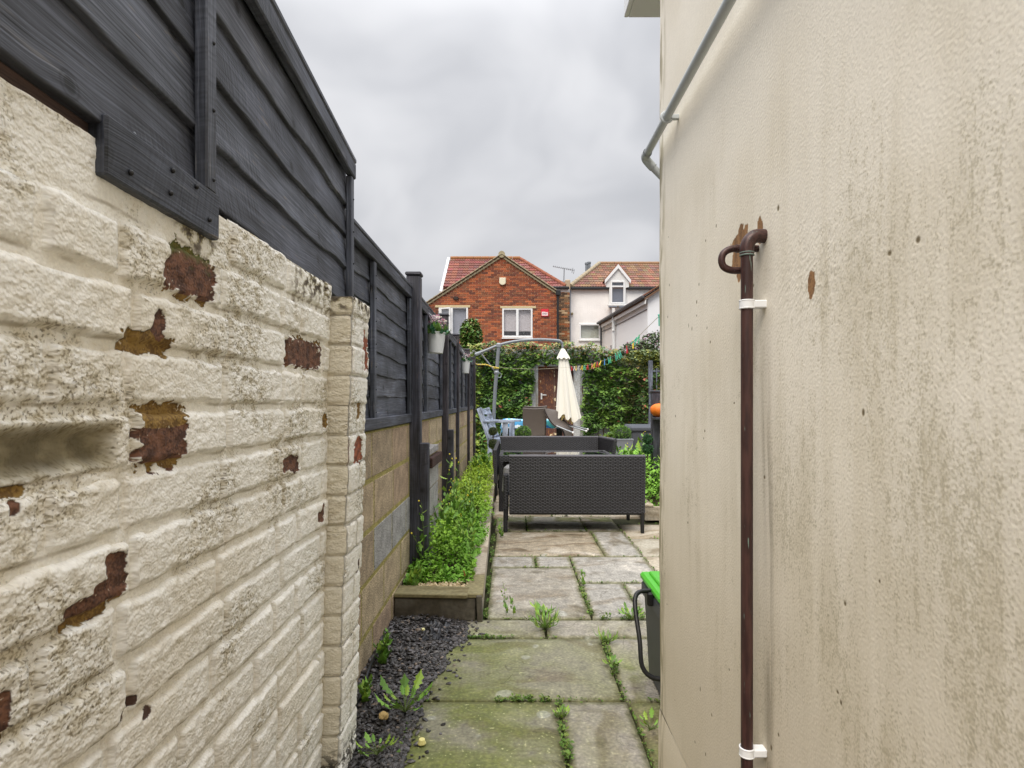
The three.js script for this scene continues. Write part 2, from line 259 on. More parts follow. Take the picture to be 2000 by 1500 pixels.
M.whiteWall = mat({ map: wallTex, bumpMap: wallBump, bumpScale: 0.0068, roughness: 0.88 });
{
  const W = thing('brick_wall', 'white painted old brick wall with flaking patches, nearest on the left', 'wall');
  const base = (d, y) => -0.519 + (y - 1.1) * 0.02 + 0.005 * gn(d * 3, y * 3);
  const mort = (d, y) => { const h = holeAt(d, y), p = peelAt(d, y)[0]; return base(d, y) - 0.002 + rough(d, y) * 0.7 - 0.031 * h - 0.004 * ss(-0.02, 0.08, p); };
  // continuous painted mortar behind the bricks
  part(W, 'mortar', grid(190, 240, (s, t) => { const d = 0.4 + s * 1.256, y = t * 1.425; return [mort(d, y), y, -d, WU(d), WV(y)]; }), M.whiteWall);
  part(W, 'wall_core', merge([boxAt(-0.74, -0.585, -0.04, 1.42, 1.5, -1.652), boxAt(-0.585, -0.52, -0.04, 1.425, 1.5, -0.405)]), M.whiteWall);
  const r = rng(11), brick = (d0, d1, y0, y1) => {
    const prd = 0.003 + 0.0045 * r(), tilt = (r() - 0.5) * 0.008, tl2 = (r() - 0.5) * 0.004, n = Math.max(14, Math.round((d1 - d0) / 0.0048)), m = 15, sd = r() * 50, rad = 0.0035 + 0.004 * r();
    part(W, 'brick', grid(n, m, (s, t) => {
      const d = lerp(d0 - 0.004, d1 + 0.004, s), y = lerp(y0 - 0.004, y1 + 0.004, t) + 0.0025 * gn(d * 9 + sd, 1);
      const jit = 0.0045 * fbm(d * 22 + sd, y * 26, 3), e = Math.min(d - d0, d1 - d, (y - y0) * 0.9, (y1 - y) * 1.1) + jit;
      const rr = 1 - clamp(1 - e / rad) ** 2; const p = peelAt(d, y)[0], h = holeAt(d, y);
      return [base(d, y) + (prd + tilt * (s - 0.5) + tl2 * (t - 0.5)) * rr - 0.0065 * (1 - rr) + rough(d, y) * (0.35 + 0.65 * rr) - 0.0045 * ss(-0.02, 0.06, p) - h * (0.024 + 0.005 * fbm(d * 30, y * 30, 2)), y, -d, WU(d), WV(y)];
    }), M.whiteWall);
  };
  for (let k = -4; k <= 12; k++) {
    const y1 = JOINT0 - k * COURSE - 0.0055, y0 = y1 - COURSE + 0.011, even = k % 2 === 0; let d = even ? 1.33 - 0.266 * 4 : 0.36 + 0.05 * r(); let i = 0;
    while (d < 1.63) {
      let L = even ? 0.266 : (i++ % 3 === 1 ? 0.133 : 0.262); if (even && k > 5 && r() < 0.3) L = 0.133;
      const e = Math.min(d + L, 1.648);
      if (e > 0.5 && e - d > 0.03 && !(k === -4 && d < 0.99 && e > 0.76)) brick(Math.max(d, 0.44) + 0.005, e - 0.005, y0 + 0.002 * (r() - 0.5), y1 + (k === -4 ? 0.008 * r() : 0));
      d += L;
    }
  }
  // end pier, each course a rounded brick lump wrapped round its three faces
  const pierX = y => -0.455 + (y - 1.1) * 0.034, P0 = 1.65, P1 = 1.833;
  for (let k = -4; k <= 12; k++) {
    const y1 = JOINT0 - k * COURSE - 0.0018 - (k === -4 ? 0.03 : 0), y0 = y1 - COURSE + 0.0036 + (k === -4 ? 0.03 : 0), cuts = k % 2 ? [P0, P1] : [P0, P0 + 0.1 + 0.02 * r(), P1], push = (r() - 0.5) * 0.006;
    for (let q = 0; q + 1 < cuts.length; q++) {
      const A = cuts[q] + (q ? 0.0012 : 0), B = cuts[q + 1] - (q + 2 < cuts.length ? 0.0012 : 0), dep = 0.08, len = dep * 2 + (B - A), rc = 0.011;
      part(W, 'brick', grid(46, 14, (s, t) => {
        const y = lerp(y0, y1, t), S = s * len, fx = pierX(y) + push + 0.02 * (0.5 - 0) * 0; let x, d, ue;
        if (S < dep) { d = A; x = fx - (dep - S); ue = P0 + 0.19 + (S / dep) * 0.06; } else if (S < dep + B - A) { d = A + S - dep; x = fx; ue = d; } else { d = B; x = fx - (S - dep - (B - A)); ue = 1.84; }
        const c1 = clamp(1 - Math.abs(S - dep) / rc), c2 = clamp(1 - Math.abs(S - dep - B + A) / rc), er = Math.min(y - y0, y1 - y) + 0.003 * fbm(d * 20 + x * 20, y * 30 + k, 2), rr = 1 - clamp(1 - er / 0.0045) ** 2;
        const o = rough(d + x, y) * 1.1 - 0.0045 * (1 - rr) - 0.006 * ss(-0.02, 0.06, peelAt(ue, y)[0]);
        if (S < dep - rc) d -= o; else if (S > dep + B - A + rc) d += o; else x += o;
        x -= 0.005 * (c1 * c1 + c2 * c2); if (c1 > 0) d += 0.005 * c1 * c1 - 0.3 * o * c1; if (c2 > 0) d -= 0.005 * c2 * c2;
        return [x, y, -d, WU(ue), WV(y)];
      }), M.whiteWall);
    }
  }
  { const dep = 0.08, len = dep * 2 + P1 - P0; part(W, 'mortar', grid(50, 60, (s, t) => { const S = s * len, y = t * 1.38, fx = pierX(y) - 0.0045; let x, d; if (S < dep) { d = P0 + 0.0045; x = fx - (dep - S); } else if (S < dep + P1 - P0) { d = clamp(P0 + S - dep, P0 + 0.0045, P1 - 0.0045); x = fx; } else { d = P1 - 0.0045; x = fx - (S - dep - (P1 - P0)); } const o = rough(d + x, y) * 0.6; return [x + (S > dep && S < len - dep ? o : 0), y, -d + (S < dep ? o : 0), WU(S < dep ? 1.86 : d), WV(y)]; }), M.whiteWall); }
  part(W, 'pier_core', boxAt(-0.74, -0.525, -0.04, 1.385, -P0 - 0.006, -P1 + 0.006), M.whiteWall);
  // black plank let into the top of the wall, and the rusty timber above and below it
  const pk = thing('wall_plank', 'short black stained plank let into the top of the white brick wall', 'plank');
  part(pk, 'plank', at(cbox(0.28, 0.077, 0.03, 0.003, 0, [0.3, 0.1]), -0.516, 1.416, -0.866, 0, Math.PI / 2, -0.02), M.plankBlack);
  for (const [d, y] of [[0.77, 1.40], [0.86, 1.405], [0.93, 1.44], [0.97, 1.40], [0.865, 1.44]]) part(pk, 'nail', at(new THREE.SphereGeometry(0.0042, 8, 6), -0.5, y, -d), M.blackIron);
  part(pk, 'backing_timber', boxAt(-0.575, -0.552, 1.33, 1.475, -0.71, -1.02), M.rustTimber);
}

// ---------- rendered wall of the house on the right ----------
const RX = 0.435, RD = 1.755;
const SCARS = [[1.118, 1.385, 0.046, 0.047], [1.036, 1.402, 0.011, 0.024], [0.857, 1.27, 0.010, 0.018]];
const scarAt = (d, y) => { let b = -1; for (const p of SCARS) { const a = (d - p[0]) / p[2], c = (y - p[1]) / p[3]; if (a * a + c * c < 5) b = Math.max(b, 1 - Math.hypot(a, c)); } return b > -0.9 ? b + 0.5 * fbm(d * 52, y * 40, 4) + 0.1 : -1; };
const pits = []; { const r = rng(21); for (let i = 0; i < 46; i++) pits.push([0.45 + 1.3 * Math.pow(r(), 0.8), 0.25 + 1.35 * r(), 0.0015 + 0.0025 * r(), 0.002 + 0.006 * r() * r()]); }
const pitAt = (d, y) => { let b = 0; for (const p of pits) { const a = (d - p[0]) / p[2], c = (y - p[1]) / p[3]; if (a * a + c * c < 1.6) b = Math.max(b, ss(1.3, 0.5, Math.hypot(a, c))); } return b; };
const algae = (d, y) => { const band = ss(1.75, 1.15, y + 0.12 * fbm(d * 5, 1, 2)) * (0.55 + 0.45 * ss(0.2, 0.7, y)), side = 0.55 + 0.45 * ss(1.2, 0.7, d) + 0.35 * ss(1.62, 1.74, d); return clamp(band * side * 0.8 - 0.06 + 0.5 * fbm(d * 6 + 3, y * 4.2, 4) + 0.12 * fbm(d * 24, y * 1.6, 2)); };
const rTex = tex(1100, 1500, (u, v) => {
  const d = 0.3 + u * 1.5, y = v * 2.4;
  const f = fbm(d * 330, y * 300, 2) * 0.8 + 0.5 * fbm(d * 90, y * 60, 3), st = fbm(d * 60, y * 3.2, 4), st2 = fbm(d * 30 + 5, y * 2.6, 3), L = fbm(d * 3 + 8, y * 3, 3);
  let c = mix3([244, 237, 222], [239, 231, 214], ss(-0.3, 0.5, L));
  c = mix3(c, [192, 178, 152], ss(1.1, 0.35, y + 0.2 * L) * 0.48);
  const k = 1 + 0.035 * f; c = [c[0] * k, c[1] * k, c[2] * k];
  const al = algae(d, y), sp = ss(0.3, 0.75, f * 0.95 + st * 0.2 + al * 0.8 - 0.26);
  c = mix3(c, mix3([138, 128, 92], [112, 104, 78], ss(0, 0.5, f)), sp * 0.33 * ss(0.04, 0.6, al));
  c = mix3(c, [180, 168, 138], 0.3 * al * ss(-0.35, 0.4, st2 * 0.6 + L * 0.6));
  const edge = ss(1.66, 1.75, d) * ss(-0.1, 0.4, fbm(d * 40, y * 7 + 3, 3) + 0.1); c = mix3(c, [122, 112, 80], edge * 0.65);
  const run = ss(0.03, 0.0, Math.abs(d - 1.005 + 0.01 * gn(y * 4, 2))) * ss(1.3, 0.9, y) * 0.4; c = mix3(c, [120, 112, 96], run * ss(-0.4, 0.3, st));
  const p = pitAt(d, y); if (p > 0) c = mix3(c, [96, 84, 58], p * 0.85);
  const s = scarAt(d, y); if (s > 0) c = mix3(c, mix3([158, 118, 78], [122, 90, 60], ss(-0.3, 0.4, f + st)), ss(0, 0.05, s));
  return c;
});
const rBump = tex(1100, 1500, (u, v) => { const d = 0.3 + u * 1.5, y = v * 2.4; const al = algae(d, y); const f = fbm(d * 260, y * 250, 2), g = fbm(d * 46, y * 40, 3); const sc = ss(0.16, 0.02, Math.hypot(d - 0.87, (y - 1.29) * 1.3)) * Math.abs(fbm((d - y) * 30, (d + y) * 60, 3)) * 1.1; return 0.55 + 0.34 * f + 0.03 * g - sc * 1.3 - 0.9 * pitAt(d, y) - 0.8 * ss(0, 0.06, scarAt(d, y)); }, false);
M.cream = mat({ map: rTex, bumpMap: rBump, bumpScale: 0.001, roughness: 0.9 });
{
  const H = thing('rendered_house', 'cream rendered side wall of a house, nearest on the right', 'house');
  const path = (s) => { // along the alley face, round the corner, along the end wall
    const L1 = 3.3, rc = 0.012, L2 = 2.5; let q = s;
    if (q < 0.82) { const d = -1.557 + (q / 0.82) * L1; return [RX, d, d]; }
    if (q < 0.9) { const a = (q - 0.82) / 0.08 * Math.PI / 2; return [RX + rc * (1 - Math.cos(a)), RD - rc + rc * Math.sin(a), RD - rc + rc * a]; }
    const x = (q - 0.9) / 0.1 * L2; return [RX + rc + x, RD, RD + x];
  };
  part(H, 'wall', grid(200, 60, (s, t) => { const [x, d, ue] = path(s), y = 0.19 + t * 2.5; const o = 0.004 * fbm(ue * 2.2, y * 2.2, 3); return [x - (s < 0.86 ? o + 0.004 * (1 - ss(0, 0.003, t)) * 0 : 0), y, -d, (ue - 0.3) / 1.5, y / 2.4]; }, true), M.cream);
  part(H, 'plinth', grid(120, 4, (s, t) => { const [x, d, ue] = path(s), y = t * 0.19 - 0.02 * (t === 0); return [x - 0.0045 * (s < 0.86 ? ss(1.01, 0.96, t) : 0), y, -d - (s > 0.86 ? 0.0045 * ss(1.01, 0.96, t) : 0), (ue - 0.3) / 1.5, y / 2.4]; }, true), M.cream);
  part(H, 'wall_core', boxAt(RX + 0.03, 2.94, 0, 2.69, 1.5, -RD + 0.03), M.render);
  part(H, 'roof', boxAt(RX - 0.005, 3.1, 2.69, 2.78, 1.6, -1.76), M.greyTube);
  // open eaves box at the far corner
  part(H, 'fascia', boxAt(0.377, 0.391, 2.405, 2.6, -1.765, -2.0, 0.002), M.upvc);
  part(H, 'soffit', boxAt(0.3915, 2.9, 2.405, 2.4165, -1.765, -2.0, 0.002), M.white);
  part(H, 'rafter_end', boxAt(0.40, 0.445, 2.43, 2.6, -1.80, -1.95, 0.004), M.rustTimber);
  part(H, 'fascia_board', boxAt(0.3915, 2.9, 2.417, 2.6, -1.985, -2.0, 0.002), M.white);

  const op = thing('overflow_pipe', 'grey plastic pipe running level high along the cream wall', 'pipe');
  part(op, 'pipe', rod([0.402, 1.845, -0.25], [0.402, 1.845, -1.772], 0.0112, 14), M.lightTube);
  part(op, 'elbow', tube([[0.402, 1.845, -1.757], [0.402, 1.845, -1.785], [0.405, 1.84, -1.794], [0.416, 1.828, -1.797], [0.428, 1.815, -1.797]], 0.0135, 16, 12), M.lightTube);
  part(op, 'pipe', rod([0.425, 1.818, -1.797], [0.47, 1.772, -1.797], 0.0112, 14), M.lightTube);
  part(op, 'bracket', merge([at(new THREE.TorusGeometry(0.0135, 0.004, 8, 18), 0.402, 1.845, -1.54), boxAt(0.412, 0.437, 1.838, 1.851, -1.534, -1.546, 0.002)]), M.lightTube);

  const copperTex = tex(256, 512, (u, v) => { const a = fbm(u * 6, v * 18, 4, 6, 18), b = fbm(u * 20, v * 30, 3, 20, 30); let c = mix3([78, 52, 48], [58, 38, 36], ss(-0.3, 0.4, a)); c = mix3(c, [124, 148, 138], ss(0.62, 0.74, b + 0.5 * a)); return c; });
  M.copper = mat({ map: copperTex, roughness: 0.42, metalness: 0.15 });
  const cp = thing('copper_pipe', 'dark brown painted pipe standing against the cream wall with an elbow on top', 'pipe');
  const px = 0.404, pd = 1.017;
  part(cp, 'pipe', rod([px, -0.02, -pd], [px, 1.357, -pd], 0.0101, 18), M.copper);
  part(cp, 'elbow', tube([[px, 1.352, -pd], [px, 1.366, -pd], [px + 0.004, 1.378, -pd], [px + 0.014, 1.386, -pd], [px + 0.036, 1.386, -pd]], 0.0118, 20, 16), M.copper);
  part(cp, 'collar', merge([at(new THREE.TorusGeometry(0.0112, 0.0014, 8, 24), px, 1.353, -pd, Math.PI / 2), at(new THREE.TorusGeometry(0.0112, 0.0012, 8, 24), px, 1.3575, -pd, Math.PI / 2)]), plain(112, 128, 122, 0.6));
  const bd = 1.045;
  part(cp, 'return_bend', tube([[RX + 0.005, 1.372, -bd], [0.40, 1.372, -bd], [0.386, 1.371, -bd], [0.374, 1.364, -bd], [0.370, 1.352, -bd], [0.374, 1.340, -bd], [0.386, 1.334, -bd], [0.404, 1.333, -bd]], 0.0062, 48, 14), M.copper);
  part(cp, 'socket', rod([0.396, 1.372, -bd], [0.412, 1.372, -bd], 0.0074, 14), M.copper);
  for (const y of [1.268, 0.497]) part(cp, 'clip', merge([at(new THREE.CylinderGeometry(0.0128, 0.0128, 0.0135, 22, 1, true), px, y, -pd), at(new THREE.TorusGeometry(0.0118, 0.0016, 8, 22), px, y + 0.0065, -pd, Math.PI / 2), at(new THREE.TorusGeometry(0.0118, 0.0016, 8, 22), px, y - 0.0065, -pd, Math.PI / 2), boxAt(px + 0.008, RX + 0.001, y - 0.007, y + 0.007, -pd + 0.0095, -pd - 0.0095, 0.002)]), M.upvc);
}
// ---------- black fence panels ----------
function wavyBoard(L, h, seed, amp = 0.008, tb = 0.013, tt = 0.004) {  // feather-edged board with a waney lower edge; local x along, y up, z outward
  const n = Math.max(8, Math.round(L / 0.022)), pos = [], uv = [], idx = [], wob = x => amp * (1.6 * fbm(x * 1.7 + seed * 7.3, seed, 2) + 0.5 * gn(x * 9 + seed, seed * 3)), r = rng(Math.round(seed * 977)), u0 = r() * 3, v0 = r() * 3;
  const prof = (x) => { const b = wob(x), z = 0.003 * gn(x * 2 + seed, 4); return [[0, b, z * 0], [tb * 0.85 + z, b, 0], [tb + z, b + 0.004, 0], [lerp(tb, tt, 0.5) + z, h * 0.5, 0], [tt + z, h, 0], [0, h, 0]]; };
  for (let i = 0; i <= n; i++) { const x = L * i / n, P = prof(x); for (let k = 0; k < 6; k++) { pos.push(x, P[k][1], P[k][0]); uv.push(u0 + x, v0 + (k === 0 ? P[0][1] - 0.012 : P[k][1])); } }
  for (let i = 0; i < n; i++) for (let k = 0; k < 5; k++) { const a = i * 6 + k, b = a + 6; idx.push(a, b, b + 1, a, b + 1, a + 1); }
  for (const [i, f] of [[0, 1], [n, 0]]) { const o = pos.length / 3, P = prof(L * i / n); for (const p of P) { pos.push(L * i / n, p[1], p[0]); uv.push(u0 + p[0], v0 + p[1]); } for (let k = 1; k < 5; k++) f ? idx.push(o, o + k, o + k + 1) : idx.push(o, o + k + 1, o + k); }
  return geoOf(pos, uv, idx);
}
// d0..d1 along the alley, plane x0 at d0, y0 bottom, y1 top, board lower edges ys, battens at distances
function fencePanel(label, d0, d1, x0, skew, y0, y1, ys, battens, o = {}) {
  const g = thing('timber_fence', label, 'fence', 'black overlap fence panels', [x0, 0, -d0], Math.PI / 2 + Math.atan(skew)), L = (d1 - d0) * Math.hypot(1, skew), r = rng(Math.round(d0 * 100) + 3);
  ys.forEach((y, i) => { const tb = o.tb ?? 0.014; const top = (ys[i + 1] ?? y1 - 0.004) + 0.022; part(g, 'board', at(wavyBoard(L - 0.01, Math.min(top, y1 - 0.003) - y, d0 * 3.1 + i * 1.7, i ? (o.amp ?? 0.007) : 0.002, tb), 0.005, y, 0.0), M.fence[(i + Math.floor(r() * 3)) % 3]); });
  const b = o.bw ?? 0.036;
  for (const d of battens) part(g, 'batten', at(cbox(b, y1 - y0 - 0.06 - (o.railLow ? 0.045 : 0), 0.022, 0.003, 1, [r(), r()]), d - d0, (y0 + y1) / 2 - 0.03 + (o.railLow ? 0.022 : 0), 0.027), M.fence[0]);
  if (d0 < 3) for (const d of battens) for (const y of ys) part(g, 'nail', NAIL, M.blackIron).position.set(d - d0 + 0.004, y + 0.028, 0.0385);
  part(g, 'top_rail', at(cbox(L, 0.055, 0.026, 0.004, 0, [r(), r()]), L / 2, y1 - 0.03, 0.029), M.fence[1]);
  part(g, 'cap_rail', at(cbox(L, 0.018, 0.06, 0.004, 0, [r(), r()]), L / 2, y1 + 0.0075, 0.014), M.fence[2]);
  if (o.railLow) part(g, 'bottom_rail', at(cbox(L, 0.05, 0.026, 0.004, 0, [r(), r()]), L / 2, y0 + 0.025, 0.029), M.fence[1]);
  part(g, 'back_board', at(cbox(L, y1 - y0 - 0.01, 0.01, 0.002, 0), L / 2, (y0 + y1) / 2, -0.008), M.post);
  return g;
}
const e1 = EYE, NAIL = new THREE.SphereGeometry(0.0034, 8, 6);
const p1 = fencePanel('tall black fence panel standing on top of the white brick wall', 0.25, 2.115, -0.50, 0.0568, e1 + 0.352, e1 + 0.855, [e1 + 0.345, e1 + 0.462, e1 + 0.575, e1 + 0.69], [0.30, 0.985, 2.085], { amp: 0.014, tb: 0.019 });
for (const [d, y] of [[0.80, 0.363], [0.87, 0.36], [0.96, 0.362]]) part(p1, 'screw', at(new THREE.CylinderGeometry(0.004, 0.004, 0.003, 12), d - 0.25, e1 + y, 0.016, Math.PI / 2), M.steel);
part(p1, 'sole_board', at(cbox(1.86, 0.02, 0.03, 0.003, 0), 0.93, e1 + 0.336, -0.012), M.rustTimber);
const low = e1 - 0.118;
const seven = [0, 1, 2, 3, 4, 5, 6].map(i => low + 0.045 + i * 0.098);
fencePanel('black fence panel between the white brick wall and the nearest dark post', 2.14, 3.44, -0.628, 0.0, low, e1 + 0.662, seven, [2.16, 2.53, 3.41], { railLow: 1, amp: 0.012 });
fencePanel('black fence panel behind the white hanging flower bucket with the large blooms', 3.53, 5.09, -0.628, 0.012, low, e1 + 0.665, seven, [3.55, 4.1, 5.06], { railLow: 1, amp: 0.011 });
fencePanel('black fence panel between the second and third dark posts', 5.18, 6.52, -0.648, 0.012, low, e1 + 0.665, seven, [5.2, 5.9, 6.5], { railLow: 1, amp: 0.011 });
fencePanel('black fence panel behind the far small white flower bucket', 6.62, 8.36, -0.666, 0.012, low, e1 + 0.665, seven, [6.64, 7.5, 8.33], { railLow: 1, amp: 0.011 });
fencePanel('farthest black fence panel next to the ivy wall', 8.46, 9.86, -0.688, 0.012, low, e1 + 0.665, seven, [8.48, 9.2, 9.83], { railLow: 1, amp: 0.011 });
// posts
[[3.455, -0.58, 0.735, 'nearest tall dark fence post rising out of the weed bed', 0], [5.13, -0.605, 0.745, 'second dark fence post, brownish, right behind the large flower bucket', 1], [6.57, -0.642, 0.735, 'third dark fence post from the front, brown with a flat top', 1], [8.41, -0.658, 0.735, 'fourth dark fence post beside the far flower bucket', 1], [9.9, -0.672, 0.735, 'farthest dark fence post where the clothes line is tied', 1]].forEach(([d, x, h, label, b], i) => {
  const p = thing('fence_post', label, 'fence post', 'dark posts of the garden fence', [x, 0, -d]);
  part(p, 'post', at(cbox(0.082, e1 + h + 0.02, 0.075, 0.006, 1, [i, i]), 0, (e1 + h) / 2 - 0.01, 0), b ? M.postBrown : M.post);
  part(p, 'cap', at(cbox(0.094, 0.022, 0.088, 0.007, 0), 0, e1 + h + 0.012, 0), M.post);
  if (i < 2) part(p, 'spur', at(cbox(0.05, 0.86, 0.07, 0.004, 1, [i, 1]), 0.062, 0.43, 0.004), M.post);
});

// ---------- block wall under the fence ----------
{
  const B = thing('block_wall', 'wall of pinkish tan concrete blocks under the black fence', 'wall'), r = rng(31);
  const jy = [-0.05, 0.15, 0.357, 0.562, 0.77, 0.978], bx = -0.60;
  for (const [s0, s1] of [[1.84, 3.42], [3.5, 5.09], [5.18, 6.52], [6.62, 8.36], [8.46, 9.86]]) {
    const off = (d) => d > 3.5 ? -(d - 3.5) * 0.0115 - 0.005 : 0, xs = bx + off((s0 + s1) / 2);
    part(B, 'mortar', boxAt(xs - 0.1, xs - 0.0015, -0.05, 0.976, -s0, -s1, 0.002), M.mossMortar);
    for (let k = 0; k < 5; k++) {
      const starts = s0 < 2 ? [[1.62, 2.06, 2.50, 2.92, 3.34], [1.90, 2.31, 2.545, 2.95, 3.40], [1.72, 2.13, 2.54, 2.92, 3.30], [1.92, 2.33, 2.74, 3.15], [1.72, 2.12, 2.52, 2.92, 3.32]][k === 0 ? 4 : 4 - k] : [0, 1, 2, 3, 4, 5].map(i => s0 - (k % 2) * 0.2 + i * 0.41);
      for (let i = 0; i < starts.length; i++) {
        const a = Math.max(starts[i], s0) + 0.008, e = Math.min(starts[i + 1] ?? starts[i] + 0.41, s1) - 0.008; if (e - a < 0.03) continue;
        const grey = s0 < 2 && k === 2 && a > 2.52, m = grey ? M.greyBlock[0] : M.tan[Math.floor(r() * 4)];
        part(B, 'block', at(boxAt(-0.05, 0, jy[k] + 0.0095, jy[k + 1] - 0.0095, -a, -e, 0.003, 2), xs + 0.003 * (r() - 0.5), 0, 0), m);
      }
    }
  }
  const P = thing('block_pier', 'short pier of grey blocks standing in the weeds behind the nearest post', 'pier');
  let y = 0.0; [[0.19, 0], [0.19, 1], [0.19, 0], [0.13, 0], [0.07, 2], [0.05, 0]].forEach(([h, c], i) => {
    const pr = c === 2 ? 0.03 : 0; part(P, 'block', boxAt(-0.57, -0.508 + (i % 2) * 0.004 + pr, y + 0.004, y + h - 0.004, -3.56 + pr * 2, -3.98, 0.004, 2), c === 2 ? M.brownBlock : M.greyBlock[c % 2]); y += h;
  });
  part(P, 'mortar', boxAt(-0.565, -0.513, 0, y - 0.006, -3.565, -3.975, 0.002), M.mossMortar);
}
// ---------- raised bed with stone coping ----------
const bedX = d => -0.15 - Math.max(0, d - 2.94) * 0.0165;
{
  const Bd = thing('raised_bed', 'long low raised bed edged with stone slabs along the fence', 'garden bed');
  part(Bd, 'front_slab', at(cbox(0.405, 0.112, 0.026, 0.004, 0, [0.2, 0.4]), -0.392, 0.056, -2.968, -0.03, 0.02), M.darkStone);
  part(Bd, 'corner_slab', at(cbox(0.028, 0.132, 0.05, 0.004, 1), -0.168, 0.064, -2.965, 0, 0, 0.04), M.darkStone);
  part(Bd, 'front_coping', at(cbox(0.372, 0.021, 0.135, 0.004, 0, [0.6, 0.1]), -0.412, 0.128, -3.012, 0, -0.035, -0.008), M.mossStone);
  let d = 2.952; [0.34, 0.62, 0.8, 0.9, 0.9, 0.9, 0.9, 0.9].forEach((L, i) => {
    const c = d + L / 2, x = bedX(c);
    part(Bd, 'coping', at(cbox(0.098, 0.022, L - 0.008, 0.004, 2, [i * 0.37, i * 0.21]), x - 0.05, 0.125 + 0.002 * (i % 2), -c, 0, 0.0165, 0), i === 0 ? M.mossStone : M.stone[i % 4]);
    part(Bd, 'side_slab', at(cbox(0.026, 0.116, L - 0.004, 0.003, 2, [i * 0.3, 0]), x - 0.018, 0.056, -c, 0, 0.0165, 0), M.stone[(i + 1) % 4]); d += L;
  });
  part(Bd, 'soil', grid(20, 80, (s, t) => { const dd = 3.0 + t * 6.8, x = lerp(-0.6, bedX(dd) - 0.04, s); return [x, 0.1 + 0.02 * fbm(x * 9, dd * 6, 3), -dd, x, dd]; }), M.soil);
}
